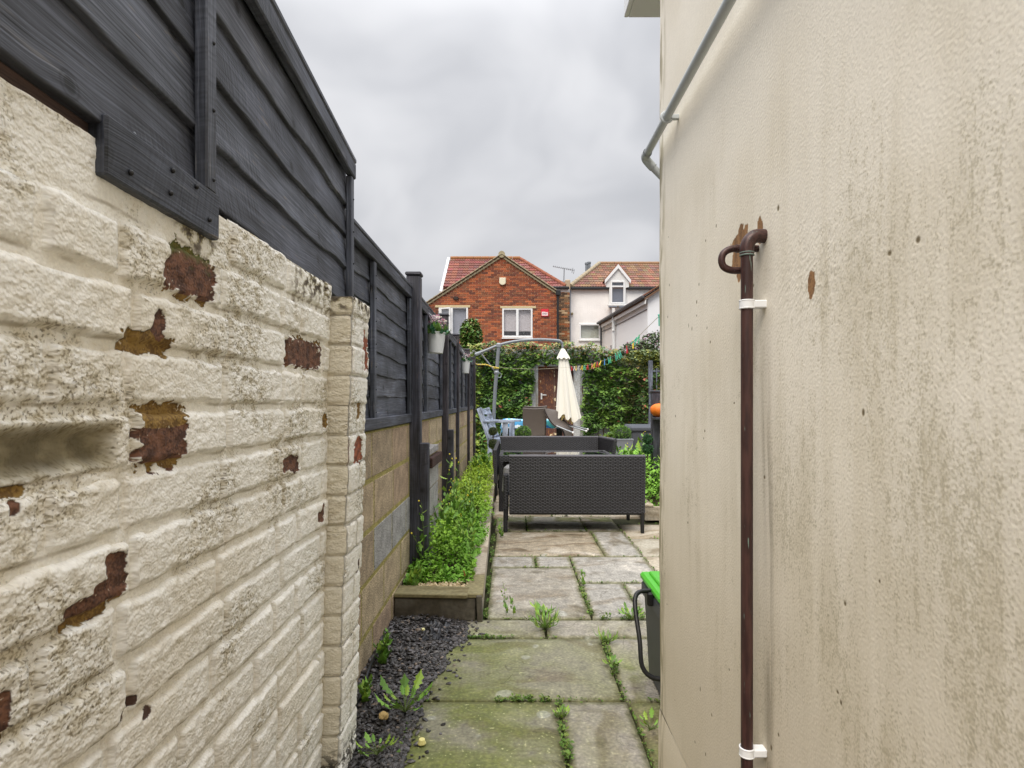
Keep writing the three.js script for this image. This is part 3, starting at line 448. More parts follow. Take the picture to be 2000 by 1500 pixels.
// ---------- stone patio ----------
{
  const PX0 = -0.62, PX1 = 1.38, PD0 = 1.4, PD1 = 5.4, slabs = [];
  const g = 0.007;
  const S = (x0, x1, d0, d1, tone = 0) => slabs.push([x0 + g, x1 - g, d0 + g, d1 - g, tone]);
  // near slabs as laid in the alley and by the bed
  S(-0.355, 0.167, 1.3, 2.172, 1); S(0.167, 0.424, 1.3, 2.172, 0); S(0.424, 0.9, 1.3, 2.165, 2);
  S(-0.345, 0.412, 2.172, 2.752, 1); S(0.412, 0.82, 2.165, 2.752, 0); S(0.82, 1.5, 2.165, 2.99, 0);
  S(-0.42, 0.158, 2.752, 2.99, 0); S(0.158, 0.82, 2.752, 2.99, 0);
  S(-0.14, 0.404, 2.99, 3.92, 0); S(0.404, 0.668, 2.99, 3.59, 3); S(0.668, 1.3, 2.99, 3.59, 3); S(0.404, 0.93, 3.59, 4.205, 3); S(0.93, 1.6, 3.59, 4.205, 0);
  S(-0.152, 0.155, 3.92, 4.205, 3); S(0.155, 0.404, 3.92, 4.205, 3);
  S(-0.14, 0.66, 4.205, 5.02, 2); S(0.66, 0.935, 4.205, 5.02, 3); S(0.935, 1.6, 4.205, 4.75, 3); S(0.935, 1.4, 4.75, 5.3, 0); S(1.4, 2.0, 4.2, 5.3, 3);
  S(-0.16, 0.12, 5.02, 5.64, 0); S(0.12, 0.63, 5.02, 5.66, 3); S(0.63, 0.935, 5.02, 5.64, 0);
  // farther rows in mixed sizes
  const r = rng(51); let d = 5.65, row = 0;
  while (d < 13.2) { const h = [0.58, 0.29, 0.87, 0.58][row++ % 4]; let x = row % 2 ? -0.2 : -0.35; while (x < 4.6) { const w = [0.58, 0.87, 0.29, 0.58][Math.floor(r() * 4)]; S(x, x + w, d, d + h, Math.floor(r() * 4)); x += w; } d += h; }
  // local colour of the near slabs (algae, wear and spots in place)
  const at2 = (x, d) => slabs.findIndex(s => x > s[0] - 0.01 && x < s[1] + 0.01 && d > s[2] - 0.01 && d < s[3] + 0.01);
  const near = tex(1024, 2048, (u, v) => {
    const x = PX0 + u * (PX1 - PX0), d = PD0 + v * (PD1 - PD0), i = at2(x, d), o = (i + 2) * 5.37;
    const rot = i % 3 === 1, a = rot ? d : x, b = rot ? x : d;
    const w = fbm(a * 2.2 + o, b * 2.2, 3), st = fbm(a * 2.6 + w * 0.9 + o, b * 8 + w, 5), f = fbm(x * 85, d * 85, 3), m = fbm(x * 22, d * 22, 4), L = fbm(x * 3.2 + 2 + o, d * 3.2, 4);
    const tone = i < 0 ? 0 : slabs[i][4];
    let c = [[146, 140, 128], [132, 129, 108], [148, 137, 118], [150, 146, 138]][tone];
    c = mix3(c, tone === 2 ? [98, 80, 58] : [110, 98, 80], ss(-0.05, 0.6, st) * (tone === 2 ? 0.85 : 0.6));
    c = mix3(c, [192, 185, 174], ss(0.08, 0.5, L) * 0.5); c = mix3(c, [84, 76, 58], ss(0.25, 0.7, fbm(x * 4.5 + o, d * 6, 4) + 0.3 * st) * 0.5); { const cr = Math.abs(fbm(a * 2.2 + o, b * 6 + w * 0.7, 3) - 0.24); c = mix3(c, [78, 72, 56], ss(0.014, 0.0, cr) * 0.5); }
    const alg = ss(3.35, 2.5, d) * (0.28 + 0.72 * ss(0.3, -0.25, x + 0.28 * L)) + 0.7 * ss(0.4, 0.46, x) * ss(2.9, 2.0, d) + (i === 0 ? 0.25 : 0);
    c = mix3(c, mix3([116, 124, 50], [88, 96, 42], ss(-0.3, 0.3, m)), clamp(alg * (0.5 + 1.3 * L + 0.7 * st + 0.4 * m)) * 0.8);
    const edge = i < 0 ? 0 : Math.min(x - slabs[i][0], slabs[i][1] - x, d - slabs[i][2], slabs[i][3] - d);
    c = mix3(c, [92, 92, 50], ss(0.03, 0.0, edge + 0.015 * m) * 0.5);
    const spot = fbm(x * 7 + 11, d * 7, 2); c = mix3(c, [176, 178, 172], ss(0.5, 0.58, spot) * 0.5);
    const disc = Math.hypot((x - 0.2) / 0.105, (d - 3.2) / 0.105); c = mix3(c, [142, 138, 130], ss(1.1, 0.85, disc + 0.3 * m) * 0.5);
    const pale = ss(0.5, 0.68, f + 0.45 * m) * (i === 0 ? 0.6 : 0.18); c = mix3(c, [196, 192, 150], pale);
    const k = 1 + 0.2 * f + 0.17 * m; return [c[0] * k, c[1] * k, c[2] * k];
  });
  const nearB = tex(1024, 2048, (u, v) => { const x = PX0 + u * (PX1 - PX0), d = PD0 + v * (PD1 - PD0), o = (at2(x, d) + 2) * 5.37; const w = fbm(x * 2 + o, d * 2, 3); const q = fbm(x * 4 + w + o, d * 10 + w, 5); const led = ss(0.02, 0.0, Math.abs(fbm(x * 2.2 + o, d * 6 + w * 0.7, 3) - 0.24)) * 0.4; return 0.5 + 0.5 * q + 0.14 * fbm(x * 80, d * 80, 2) - led; }, false);
  M.slabNear = mat({ map: near, bumpMap: nearB, bumpScale: 0.008, roughness: 0.72 });
  const slabGeo = (x0, x1, d0, d1, sd, world) => {
    const nx = 9, nd = 9, pos = [], uv = [], idx = [], up = 0.003 * gn(sd * 3.3, 2), tx = 0.004 * gn(sd, 7), td = 0.004 * gn(sd, 11);
    const put = (x, y, d) => { pos.push(x, y, -d); world ? uv.push((x - PX0) / (PX1 - PX0), (d - PD0) / (PD1 - PD0)) : uv.push(x + sd * 0.37, d + sd * 0.61); };
    const edge = (s, t) => { const ex = 0.005 * gn(sd * 2 + t * 3.1, 1 + 5 * (s > 0.5)), ed = 0.005 * gn(sd * 2 + s * 3.1, 9 + 5 * (t > 0.5)); return [lerp(x0, x1, s) + ex * (s === 0 || s === 1 ? 1 : 0.3), lerp(d0, d1, t) + ed * (t === 0 || t === 1 ? 1 : 0.3)]; };
    for (let j = 0; j <= nd; j++) for (let i = 0; i <= nx; i++) { let s = i / nx, t = j / nd; const [x, d] = edge(s, t), b = (i === 0 || j === 0 || i === nx || j === nd); put(x, up + tx * (s - 0.5) + td * (t - 0.5) + 0.0016 * fbm(x * 5 + sd, d * 9, 3) - (b ? 0.005 : 0), d); }
    for (let j = 0; j < nd; j++) for (let i = 0; i < nx; i++) { const a = j * (nx + 1) + i, b = a + 1, c = a + nx + 1; idx.push(a, b, c + 1, a, c + 1, c); }
    const ring = []; for (let i = 0; i < nx; i++) ring.push(i); for (let j = 0; j < nd; j++) ring.push(j * (nx + 1) + nx); for (let i = nx; i > 0; i--) ring.push(nd * (nx + 1) + i); for (let j = nd; j > 0; j--) ring.push(j * (nx + 1));
    const o = pos.length / 3; for (const k of ring) put(pos[k * 3], -0.03, -pos[k * 3 + 2]);
    const n = ring.length; for (let i = 0; i < n; i++) { const a = ring[i], b = ring[(i + 1) % n], c = o + i, e = o + (i + 1) % n; idx.push(a, c, e, a, e, b); }
    return geoOf(pos, uv, idx);
  };
  const patio = new THREE.Group(); patio.name = 'patio'; patio.userData = { kind: 'structure' }; scene.add(patio);
  slabs.forEach((s, i) => { const world = s[2] < 5.1 && s[1] < 1.36; part(patio, 'paving_slab', slabGeo(s[0], s[1], s[2], s[3], i + 1, world), world ? M.slabNear : M.stone[s[4]]); });
  part(patio, 'joint_bed', at(new THREE.PlaneGeometry(5.6, 12.5), 2.2, -0.026, -7.5, -Math.PI / 2), mat({ map: stoneTex, color: lin(78, 84, 44), roughness: 1 }));
  // moss and seedlings in the joints: tiny leaves nobody could count
  const moss = [], q = rng(61), G = [[0.1, 0.2, 0.03], [0.16, 0.27, 0.05], [0.2, 0.26, 0.06], [0.07, 0.12, 0.025]];
  const along = (x0, d0, x1, d1, n, w, patch = 6, h = 0.012) => { for (let i = 0; i < n; i++) { const t = q(), k = gn(t * patch + x0 * 9, d0 * 5); if (k < 0.02) continue; moss.push({ p: [lerp(x0, x1, t) + (q() - 0.5) * w, -0.006 + q() * h, -(lerp(d0, d1, t) + (q() - 0.5) * w)], r: [-0.3 - q() * 1.1, q() * 6.28, 0], s: 0.006 + 0.014 * q() * q(), c: G[Math.floor(q() * 4)] }); } };
  for (const s of slabs) if (s[2] < 6.2) { const L = s[3] - s[2], w = s[1] - s[0]; along(s[0] - g, s[2], s[0] - g, s[3], 220 * L, 0.012); along(s[0], s[3] + g, s[1], s[3] + g, 220 * w, 0.012); }
  along(-0.142, 2.995, -0.152, 3.7, 1500, 0.022, 2, 0.02); along(0.167, 1.75, 0.167, 2.15, 500, 0.03, 5, 0.03); along(0.412, 2.2, 0.412, 2.7, 460, 0.03, 5, 0.03); along(-0.1, 2.17, 0.15, 2.172, 380, 0.02, 7, 0.02); along(-0.3, 2.75, 0.0, 2.75, 260, 0.015, 3, 0.01); along(0.404, 3.0, 0.404, 3.5, 420, 0.03, 4, 0.02); along(-0.155, 4.2, -0.17, 5.6, 700, 0.03, 3, 0.03); along(0.45, 2.99, 0.66, 2.99, 300, 0.03, 2, 0.03);
  const mo = instanced('moss', leafGeo(1, 0.4, 0.1, 0.2), M.leaf, moss); mo.userData = { kind: 'stuff', label: 'green moss and seedlings in the paving joints', category: 'moss' }; scene.add(mo);
}
// ---------- slate gravel strip ----------
{
  const r = rng(71), stone = (sd) => { const q = rng(sd), g = new THREE.IcosahedronGeometry(1, 0), p = g.attributes.position, seen = {}; for (let i = 0; i < p.count; i++) { const k = [p.getX(i), p.getY(i), p.getZ(i)].map(v => v.toFixed(3)).join(); const s = seen[k] ??= [0.7 + 0.6 * q(), 0.45 + 0.4 * q(), 0.6 + 0.5 * q()]; p.setXYZ(i, p.getX(i) * s[0], p.getY(i) * s[1] * 0.62, p.getZ(i) * s[2]); } g.computeVertexNormals(); return g; };
  const M1 = mat({ color: 0xffffff, roughness: 0.42 });
  const right = d => d < 2.17 ? -0.352 + 0.03 * gn(d * 7, 3) : lerp(-0.345, -0.235, ss(2.2, 2.93, d)) + 0.05 * gn(d * 6, 3);
  const lists = [[], [], []];
  for (let i = 0; i < 9500; i++) { const d = 1.45 + r() * 1.5, edge = right(d), x0 = -0.60; let x = x0 + r() * (edge - x0 + 0.02); if (r() < 0.02) x = edge + r() * r() * 0.14; const hump = 0.028 * ss(edge + 0.05, edge - 0.12, x) + 0.012 * fbm(x * 9, d * 9, 2); const s = 0.0055 + 0.0075 * r() * r() + (r() < 0.03 ? 0.004 : 0), L = 0.022 + 0.12 * r() * r(), w = r(); lists[i % 3].push({ p: [x, (x > edge ? 0.003 : hump * r() + 0.002), -d], r: [r() * 0.9 - 0.45, r() * 6.28, r() * 0.9 - 0.45], s: [s * (1 + 0.6 * r()), s * 1.15, s], c: w < 0.05 ? [0.22, 0.17, 0.13] : w < 0.12 ? [0.13, 0.12, 0.125] : [L * 1.06, L * 0.96, L * 0.91] }); }
  const gr = new THREE.Group(); gr.name = 'gravel'; gr.userData = { kind: 'stuff', label: 'dark slate gravel strip beside the white wall', category: 'gravel' }; scene.add(gr);
  lists.forEach((l, i) => { const m = instanced('gravel_stones', stone(81 + i), M1, l); m.userData = { kind: 'stuff' }; gr.add(m); });
  const base = part(gr, 'gravel_bed', grid(10, 24, (s, t) => { const d = 1.4 + t * 1.56, e = right(d) - 0.015, x = lerp(-0.62, e, s); return [x, lerp(0.02, -0.02, ss(0.6, 1, s)), -d, x, d]; }), plain(34, 30, 29, 0.95)); base.userData = { kind: 'stuff' };
  const pl = [[], []]; for (let i = 0; i < 420; i++) { const x = -0.56 + 0.33 * r(), d = 3.08 + 0.26 * r() * r(); const s = 0.006 + 0.006 * r(), L = 0.75 + 0.35 * r(); pl[i % 2].push({ p: [x, 0.118 + 0.012 * r(), -d], r: [r() * 3, r() * 3, r() * 3], s: [s * 1.3, s, s], c: [0.62 * L, 0.5 * L, 0.3 * L] }); }
  const pg = new THREE.Group(); pg.name = 'pale_gravel'; pg.userData = { kind: 'stuff', label: 'patch of pale yellow gravel at the front of the raised bed', category: 'gravel' }; scene.add(pg);
  pl.forEach((l, i) => { const m = instanced('gravel_stones', stone(91 + i), M1, l); m.userData = { kind: 'stuff' }; pg.add(m); });
  // loose things lying about
  const lump = (sd, sx, sy, sz) => { const g = new THREE.IcosahedronGeometry(1, 2), p = g.attributes.position; for (let i = 0; i < p.count; i++) { const x = p.getX(i), y = p.getY(i), z = p.getZ(i), k = 1 + 0.35 * gn(x * 1.4 + sd, y * 1.4 + z) + 0.12 * gn(x * 5, z * 5 + sd); p.setXYZ(i, x * k * sx, y * k * sy, z * k * sz); } g.computeVertexNormals(); return g; };
  solo('stone', lump(3, 0.016, 0.012, 0.015), plain(188, 160, 104, 0.9), 'yellow ochre stone lying on the dark gravel near the front', 'stone', null, [-0.435, 0.045, -1.98]);
  solo('stone', lump(5, 0.009, 0.007, 0.009), plain(232, 226, 168, 0.9), 'small pale yellow stone on the gravel near the black plastic scrap', 'stone', null, [-0.418, 0.042, -2.74]);
  solo('stone', lump(9, 0.02, 0.014, 0.018), plain(214, 210, 200, 0.9), 'pale stone lying on the paving beneath the nearest rattan sofa', 'stone', null, [0.515, 0.012, -5.68]);
  const plug = thing('bottle_cap', 'pale yellow plastic plug lying on the front paving slab', 'plug', null, [-0.292, 0.006, -1.885], 0.4);
  part(plug, 'cap', new THREE.LatheGeometry([[0, 0], [0.0135, 0], [0.0135, 0.003], [0.0115, 0.0035], [0.0098, 0.0145], [0.0085, 0.0155], [0, 0.0155]].map(p => new THREE.Vector2(...p)), 24), plain(236, 226, 150, 0.5));
  // crumpled black plastic scrap
  solo('plastic_scrap', grid(26, 20, (s, t) => { const x = -0.44 + 0.15 * s + 0.02 * gn(t * 4, 2), d = 2.66 + 0.22 * t + 0.03 * gn(s * 3, 5); return [x, 0.028 + 0.034 * Math.abs(fbm(s * 4 + 2, t * 4, 4)) * Math.sin(Math.PI * Math.min(1, s * 1.05)) * 1.7 - 0.012, -d, s, t]; }), mat({ color: lin(24, 24, 27), roughness: 0.35, side: THREE.DoubleSide }), 'crumpled scrap of black plastic on the gravel by the raised bed', 'plastic sheet');
  solo('hose', tube([[-0.548, 0.03, -1.6], [-0.55, 0.032, -1.95], [-0.556, 0.034, -2.15], [-0.562, 0.06, -2.3], [-0.57, 0.05, -2.45], [-0.585, 0.02, -2.6]], 0.0062, 40, 10), M.black, 'black cable lying along the foot of the wall on the gravel', 'cable');
  solo('fallen_leaf', at(leafGeo(0.045, 0.014, 0.008, 0.006), 0, 0, 0, 0.25, 1.9, 0), plain(206, 116, 92, 0.7, { side: THREE.DoubleSide }), 'reddish fallen leaf on the corner coping of the raised bed', 'leaf', null, [-0.268, 0.145, -3.22]);
}
// ---------- weeds ----------
const GREEN = [[0.16, 0.33, 0.045], [0.22, 0.42, 0.06], [0.13, 0.26, 0.045], [0.3, 0.46, 0.06], [0.1, 0.19, 0.05]];
const lobed = (() => { // lobed, folded leaf outline, 1 long
  const half = [[0, 0], [0.13, 0.06], [0.2, 0.2], [0.11, 0.27], [0.27, 0.42], [0.16, 0.52], [0.26, 0.68], [0.12, 0.8], [0, 1]], pos = [], uv = [];
  for (const s of [-1, 1]) for (let i = 0; i + 1 < half.length; i++) { const a = half[i], b = half[i + 1], v = (x, y) => [s * x, y, 0.35 * x - 0.22 * y * y]; const T = [[v(0, a[1]), v(...a), v(...b)], [v(0, a[1]), v(...b), v(0, b[1])]]; for (const t of T) for (const p of s < 0 ? t : [...t].reverse()) { pos.push(...p); uv.push(p[0] + 0.5, p[1]); } }
  return geoOf(pos, uv);
})();
const leafIn = (g, p, r, s, c) => tint(at(g.clone(), ...p, ...r, s), c);
function leafAt(src, p, yaw, pitch, s, c) { const g = src.clone(); E4.set(pitch, yaw, 0, 'YXZ'); g.applyMatrix4(M4.compose(new THREE.Vector3(...p), Q4.setFromEuler(E4), new THREE.Vector3(s, s, s))); E4.order = 'XYZ'; return tint(g, c); }
// an upright weed with a thin branching stem, leaves and small yellow heads
function weedPlant(label, x, y, d, h, o = {}) {
  const r = rng(Math.round(x * 1000 + d * 777 + h * 100)), g = thing('weed_plant', label, 'weed', o.group, [x, y, -d]), st = [], lv = [], fl = [], lean = [(r() - 0.5) * 0.25, (r() - 0.5) * 0.25];
  const nb = o.branches ?? 3, src = o.lobed ? lobed : leafGeo(1, 0.3, 0.1, 0.3), size = o.size ?? 0.05;
  for (let b = 0; b < nb; b++) {
    const H = h * (b ? 0.55 + 0.4 * r() : 1), a = r() * 6.28, sp = b ? 0.25 * h : 0.04, pts = [0, 0.35, 0.7, 1].map(t => [lean[0] * t * t * h + Math.cos(a) * sp * t * t, H * t, lean[1] * t * t * h + Math.sin(a) * sp * t * t]);
    st.push(tube(pts, o.stem ?? 0.0016, 10, 5)); const C = new THREE.CatmullRomCurve3(pts.map(p => new THREE.Vector3(...p)));
    const n = Math.round((o.leaves ?? 12) * (b ? 0.7 : 1));
    for (let i = 0; i < n; i++) { const t = 0.06 + 0.9 * (i + r() * 0.6) / n, p = C.getPoint(t), c = GREEN[Math.floor(r() * 4)]; lv.push(leafAt(src, [p.x, p.y, p.z], i * 2.4 + r(), 0.5 + r() * 0.9, size * (1.15 - 0.75 * t) * (0.7 + 0.6 * r()), c)); }
    if (o.flowers) for (let i = 0; i < o.flowers; i++) { const p = C.getPoint(1 - 0.08 * i * r()); fl.push(at(new THREE.SphereGeometry(0.0048, 7, 5), p.x + (r() - 0.5) * 0.03, p.y + (r() - 0.3) * 0.02, p.z + (r() - 0.5) * 0.03, 0, 0, 0, [1, 1.1, 1])); }
  }
  part(g, 'stem', merge(st), M.greenStem); part(g, 'foliage', merge(lv), M.leafV);
  if (fl.length) part(g, 'flowers', merge(fl), plain(236, 214, 60, 0.7), { kind: 'stuff' });
  return g;
}
// basal rosette with arching stalked leaves
function rosette(label, x, y, d, L, n, o = {}) {
  n = Math.round(n * 1.7);
  const r = rng(Math.round(x * 999 + d * 555)), g = thing('weed_plant', label, 'weed', o.group, [x, y, -d]), lv = [], st = [];
  for (let i = 0; i < n; i++) { const a = i / n * 6.28 + r() * 0.6, l = L * (0.6 + 0.5 * r()), up = 0.35 + 0.5 * r(), dx = Math.sin(a), dz = Math.cos(a); const tip = [dx * l * 0.45, l * up * 0.62, dz * l * 0.45]; st.push(tube([[0, 0, 0], [tip[0] * 0.5, tip[1] * 0.7, tip[2] * 0.5], tip], 0.0013, 6, 5)); lv.push(leafAt(o.narrow ? leafGeo(1, 0.075, 0.05, 0.4) : lobed, tip, a, 0.75 + 0.5 * r(), l * (o.narrow ? 0.7 : 0.5) * (0.6 + 0.6 * r()), GREEN[Math.floor(r() * 4)])); }
  part(g, 'stem', merge(st), M.greenStem); part(g, 'foliage', merge(lv), M.leafV); return g;
}
{
  const r = rng(101), list = [], q = leafGeo(1, 0.33, 0.12, 0.3);
  for (let i = 0; i < 15000; i++) {
    const t = r(), d = 3.16 + 6.6 * Math.pow(t, 1.25), w = r(), xl = -0.585, xr = bedX(d) - 0.06 + (0.1 * r() + 0.03) * ss(3.5, 4.2, d) * (0.4 + gn(d * 4, 9)), x = lerp(xl, xr, w);
    const clump = fbm(x * 6 + 3, d * 3.2, 3), hh = (0.05 + 0.16 * ss(-0.3, 0.5, clump)) * (d > 5.6 ? 1.1 : 1.3) * ss(3.1, 3.5, d) * (0.55 + 0.45 * Math.sin(Math.PI * Math.min(1, w + 0.25))) + 0.01;
    const yy = 0.11 + hh * Math.pow(r(), 0.55), lime = ss(4.6, 6.0, d) * 0.55 + 0.25 * clump + 0.15 * ss(0.1, 0.3, yy), c0 = mix3([0.17, 0.36, 0.04], [0.5, 0.66, 0.06], clamp(lime)), k = 0.7 + 0.6 * r();
    list.push({ p: [x, yy, -d], r: [-0.2 - 1.0 * r(), r() * 6.28, 0], s: (d > 5.6 ? 0.016 : 0.02) * (0.7 + 1.1 * r()), c: [c0[0] * k, c0[1] * k, c0[2] * k] });
  }
  // right hand bed
  for (let i = 0; i < 5200; i++) { const d = 5.5 + 2.1 * r(), x = 1.22 + 0.72 * r(), cl = fbm(x * 5, d * 4, 3), hh = 0.1 + 0.42 * ss(-0.4, 0.5, cl + 0.5 * ss(5.6, 6.5, d) - 0.35 * ss(1.34, 1.2, x)); const k = 0.7 + 0.6 * r(); list.push({ p: [x, hh * Math.pow(r(), 0.6), -d], r: [-0.2 - r(), r() * 6.28, 0], s: 0.024 + 0.03 * r(), c: [0.2 * k, 0.4 * k, 0.05 * k] }); }
  const w = instanced('ground_cover', q, M.leaf, list); w.userData = { kind: 'stuff', label: 'low bright green weeds covering the raised beds', category: 'ground cover' }; scene.add(w);

  const G = 'weeds growing up through the left bed';
  const say = ['tall weed with yellow flower heads beside the grey block pier', 'leafy weed at the very front of the left bed by the post foot', 'thin tall weed leaning over the bed edge in front of the sofa'];
  weedPlant(say[0], -0.455, 0.1, 3.75, 0.66, { leaves: 16, flowers: 3, lobed: true, size: 0.085 });
  weedPlant('bushy nettle-like weed at the foot of the nearest post', -0.535, 0.1, 3.12, 0.13, { leaves: 12, branches: 5, size: 0.06 });
  weedPlant('tall weed with grey seed heads in the middle of the left bed', -0.40, 0.1, 4.15, 0.6, { leaves: 14, flowers: 2, lobed: true, size: 0.09 });
  for (let i = 0; i < 16; i++) { const d = 3.4 + 2.3 * r(), x = lerp(-0.52, bedX(d) - 0.08, r()); weedPlant('green leafy weed with small yellow heads in the left raised bed', x, 0.1, d, 0.2 + 0.24 * r(), { leaves: 13, flowers: i % 3 ? 0 : 1, lobed: i % 2, size: 0.06, group: G, branches: 3 }); }
  rosette('broad lobed weed growing from the gravel next to the front slab', -0.375, 0.02, 2.05, 0.13, 13);
  rosette('small weed at the front edge of the gravel, lowest in the picture', -0.415, 0.02, 1.80, 0.09, 7);
  weedPlant('green weed climbing at the foot of the block wall above the gravel', -0.535, 0.02, 2.42, 0.14, { leaves: 13, branches: 5, size: 0.05 });
  weedPlant('small weed by the black cable under the end of the white wall', -0.535, 0.02, 2.12, 0.1, { leaves: 10, branches: 4, size: 0.04 });
  rosette('tufted weed in the paving joint at the middle of the path', 0.155, -0.005, 2.86, 0.1, 34, { narrow: true });
  rosette('feathery weed at the foot of the large square slab', 0.158, -0.005, 3.03, 0.085, 16);
  weedPlant('spindly seedling with white buds beside the raised bed corner', -0.035, 0, 3.04, 0.17, { leaves: 9, branches: 2, size: 0.03, stem: 0.001 });
  weedPlant('second spindly seedling to the right of the budded one', 0.005, 0, 3.03, 0.11, { leaves: 9, branches: 2, size: 0.026, stem: 0.001 });
  rosette('weed sprouting in the joint on the right above the wide slab', 0.43, -0.005, 2.69, 0.07, 22, { narrow: true });
  rosette('weed in the joint along the right slab further down', 0.415, -0.005, 2.45, 0.05, 14);
  rosette('weed rooted in the joint between the two front slabs', 0.168, -0.005, 2.06, 0.045, 14);
  rosette('weed under the green bin lid by the house corner', 0.60, -0.005, 2.98, 0.09, 16);
  weedPlant('seedling in the joint right of the large square slab', 0.42, 0, 3.52, 0.1, { leaves: 8, branches: 2, size: 0.03, stem: 0.001 });
  rosette('weed in the shade beside the food bin near the bottom right', 0.462, -0.005, 1.98, 0.06, 6);
  weedPlant('weed standing against the side of the raised bed near the sofa leg', -0.10, 0, 4.8, 0.14, { leaves: 10, branches: 3, size: 0.04 });
  weedPlant('tall yellow-flowered weed in the right bed in front of the storage box', 1.38, 0.05, 6.5, 0.72, { leaves: 18, flowers: 3, lobed: true, size: 0.16, branches: 4 });
  weedPlant('leafy weed in the right bed behind the sofa corner', 1.22, 0.05, 6.9, 0.5, { leaves: 16, flowers: 2, lobed: true, size: 0.16, branches: 4 });
  weedPlant('dark leafy plant in the right bed against the house corner', 1.56, 0.05, 6.1, 0.55, { leaves: 16, lobed: true, size: 0.15, branches: 4 });
  weedPlant('leafy light green plant at the far end of the left bed', -0.40, 0.1, 8.2, 0.42, { leaves: 16, lobed: true, size: 0.13, branches: 5 });
  weedPlant('leafy light green plant beside the double ball topiary', -0.50, 0.1, 8.0, 0.3, { leaves: 14, lobed: true, size: 0.12, branches: 5 });
}
// ---------- clipped box balls and topiaries ----------
function leafBall(rad, n, seed, cols, ls) {
  const r = rng(seed), L = []; const src = leafGeo(1, 0.36, 0.1, 0.2);
  for (let i = 0; i < n; i++) { const z = 2 * r() - 1, a = r() * 6.283, k = Math.sqrt(1 - z * z), q = rad * (0.86 + 0.16 * r()), p = [Math.cos(a) * k * q, z * q, Math.sin(a) * k * q], c = cols[Math.floor(r() * cols.length)]; L.push(leafAt(src, p, Math.atan2(p[0], p[2]) + (r() - 0.5) * 1.6, 0.35 + r() * 1.1, ls * (0.7 + 0.6 * r()), c)); }
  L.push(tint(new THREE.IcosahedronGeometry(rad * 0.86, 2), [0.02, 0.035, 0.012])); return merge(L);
}
{
  const box = [[0.1, 0.22, 0.03], [0.15, 0.3, 0.05], [0.06, 0.14, 0.02], [0.2, 0.36, 0.07]], dull = [[0.1, 0.14, 0.06], [0.13, 0.18, 0.07], [0.06, 0.09, 0.035], [0.19, 0.2, 0.1]], teal = [[0.06, 0.16, 0.07], [0.09, 0.22, 0.1], [0.04, 0.1, 0.045]];
  M.planter = plain(116, 120, 128, 0.6);
  for (const [label, x, d, top, w] of [['green box ball in a tall grey tapered planter beside the storage box', X(1215, 9.0), 9.0, Y(857, 9.0), 0.29], ['green box ball in a grey planter behind the far rattan sofa', X(1022, 9.6), 9.6, Y(854, 9.6), 0.27]]) {
    const p = thing('planter', label, 'planter', null, [x, 0, -d]);
    part(p, 'pot', at(cbox(w, top, w, 0.008, 1, [0, 0], [0.66, 0.66]), 0, top / 2, 0), M.planter);
    part(p, 'rim', at(cbox(w + 0.012, 0.025, w + 0.012, 0.005), 0, top - 0.006, 0), M.planter);
    part(p, 'box_ball', at(leafBall(w * 0.46, 900, Math.round(d * 7), box, 0.024), 0, top + w * 0.2, 0), M.leafV);
  }
  for (const [label, x, d, y1, y2, r1, r2, cols] of [['double ball topiary with dull green balls at the far end of the left bed', X(963, 8.1), 8.1, Y(843, 8.1), Y(868, 8.1), 0.058, 0.068, dull], ['blue-green double ball topiary in the right bed by the house corner', X(1265, 6.3), 6.3, Y(859, 6.3), Y(878, 6.3), 0.048, 0.054, teal]]) {
    const p = thing('topiary', label, 'topiary', null, [x, 0, -d]);
    part(p, 'stem', rod([0, 0.05, 0], [0, y1, 0], 0.007, 8), M.twig);
    part(p, 'leaf_ball', at(leafBall(r1, 520, Math.round(d * 11), cols, 0.018), 0, y1, 0), M.leafV);
    part(p, 'leaf_ball', at(leafBall(r2, 560, Math.round(d * 13), cols, 0.018), 0.0, y2, 0), M.leafV);
  }
}
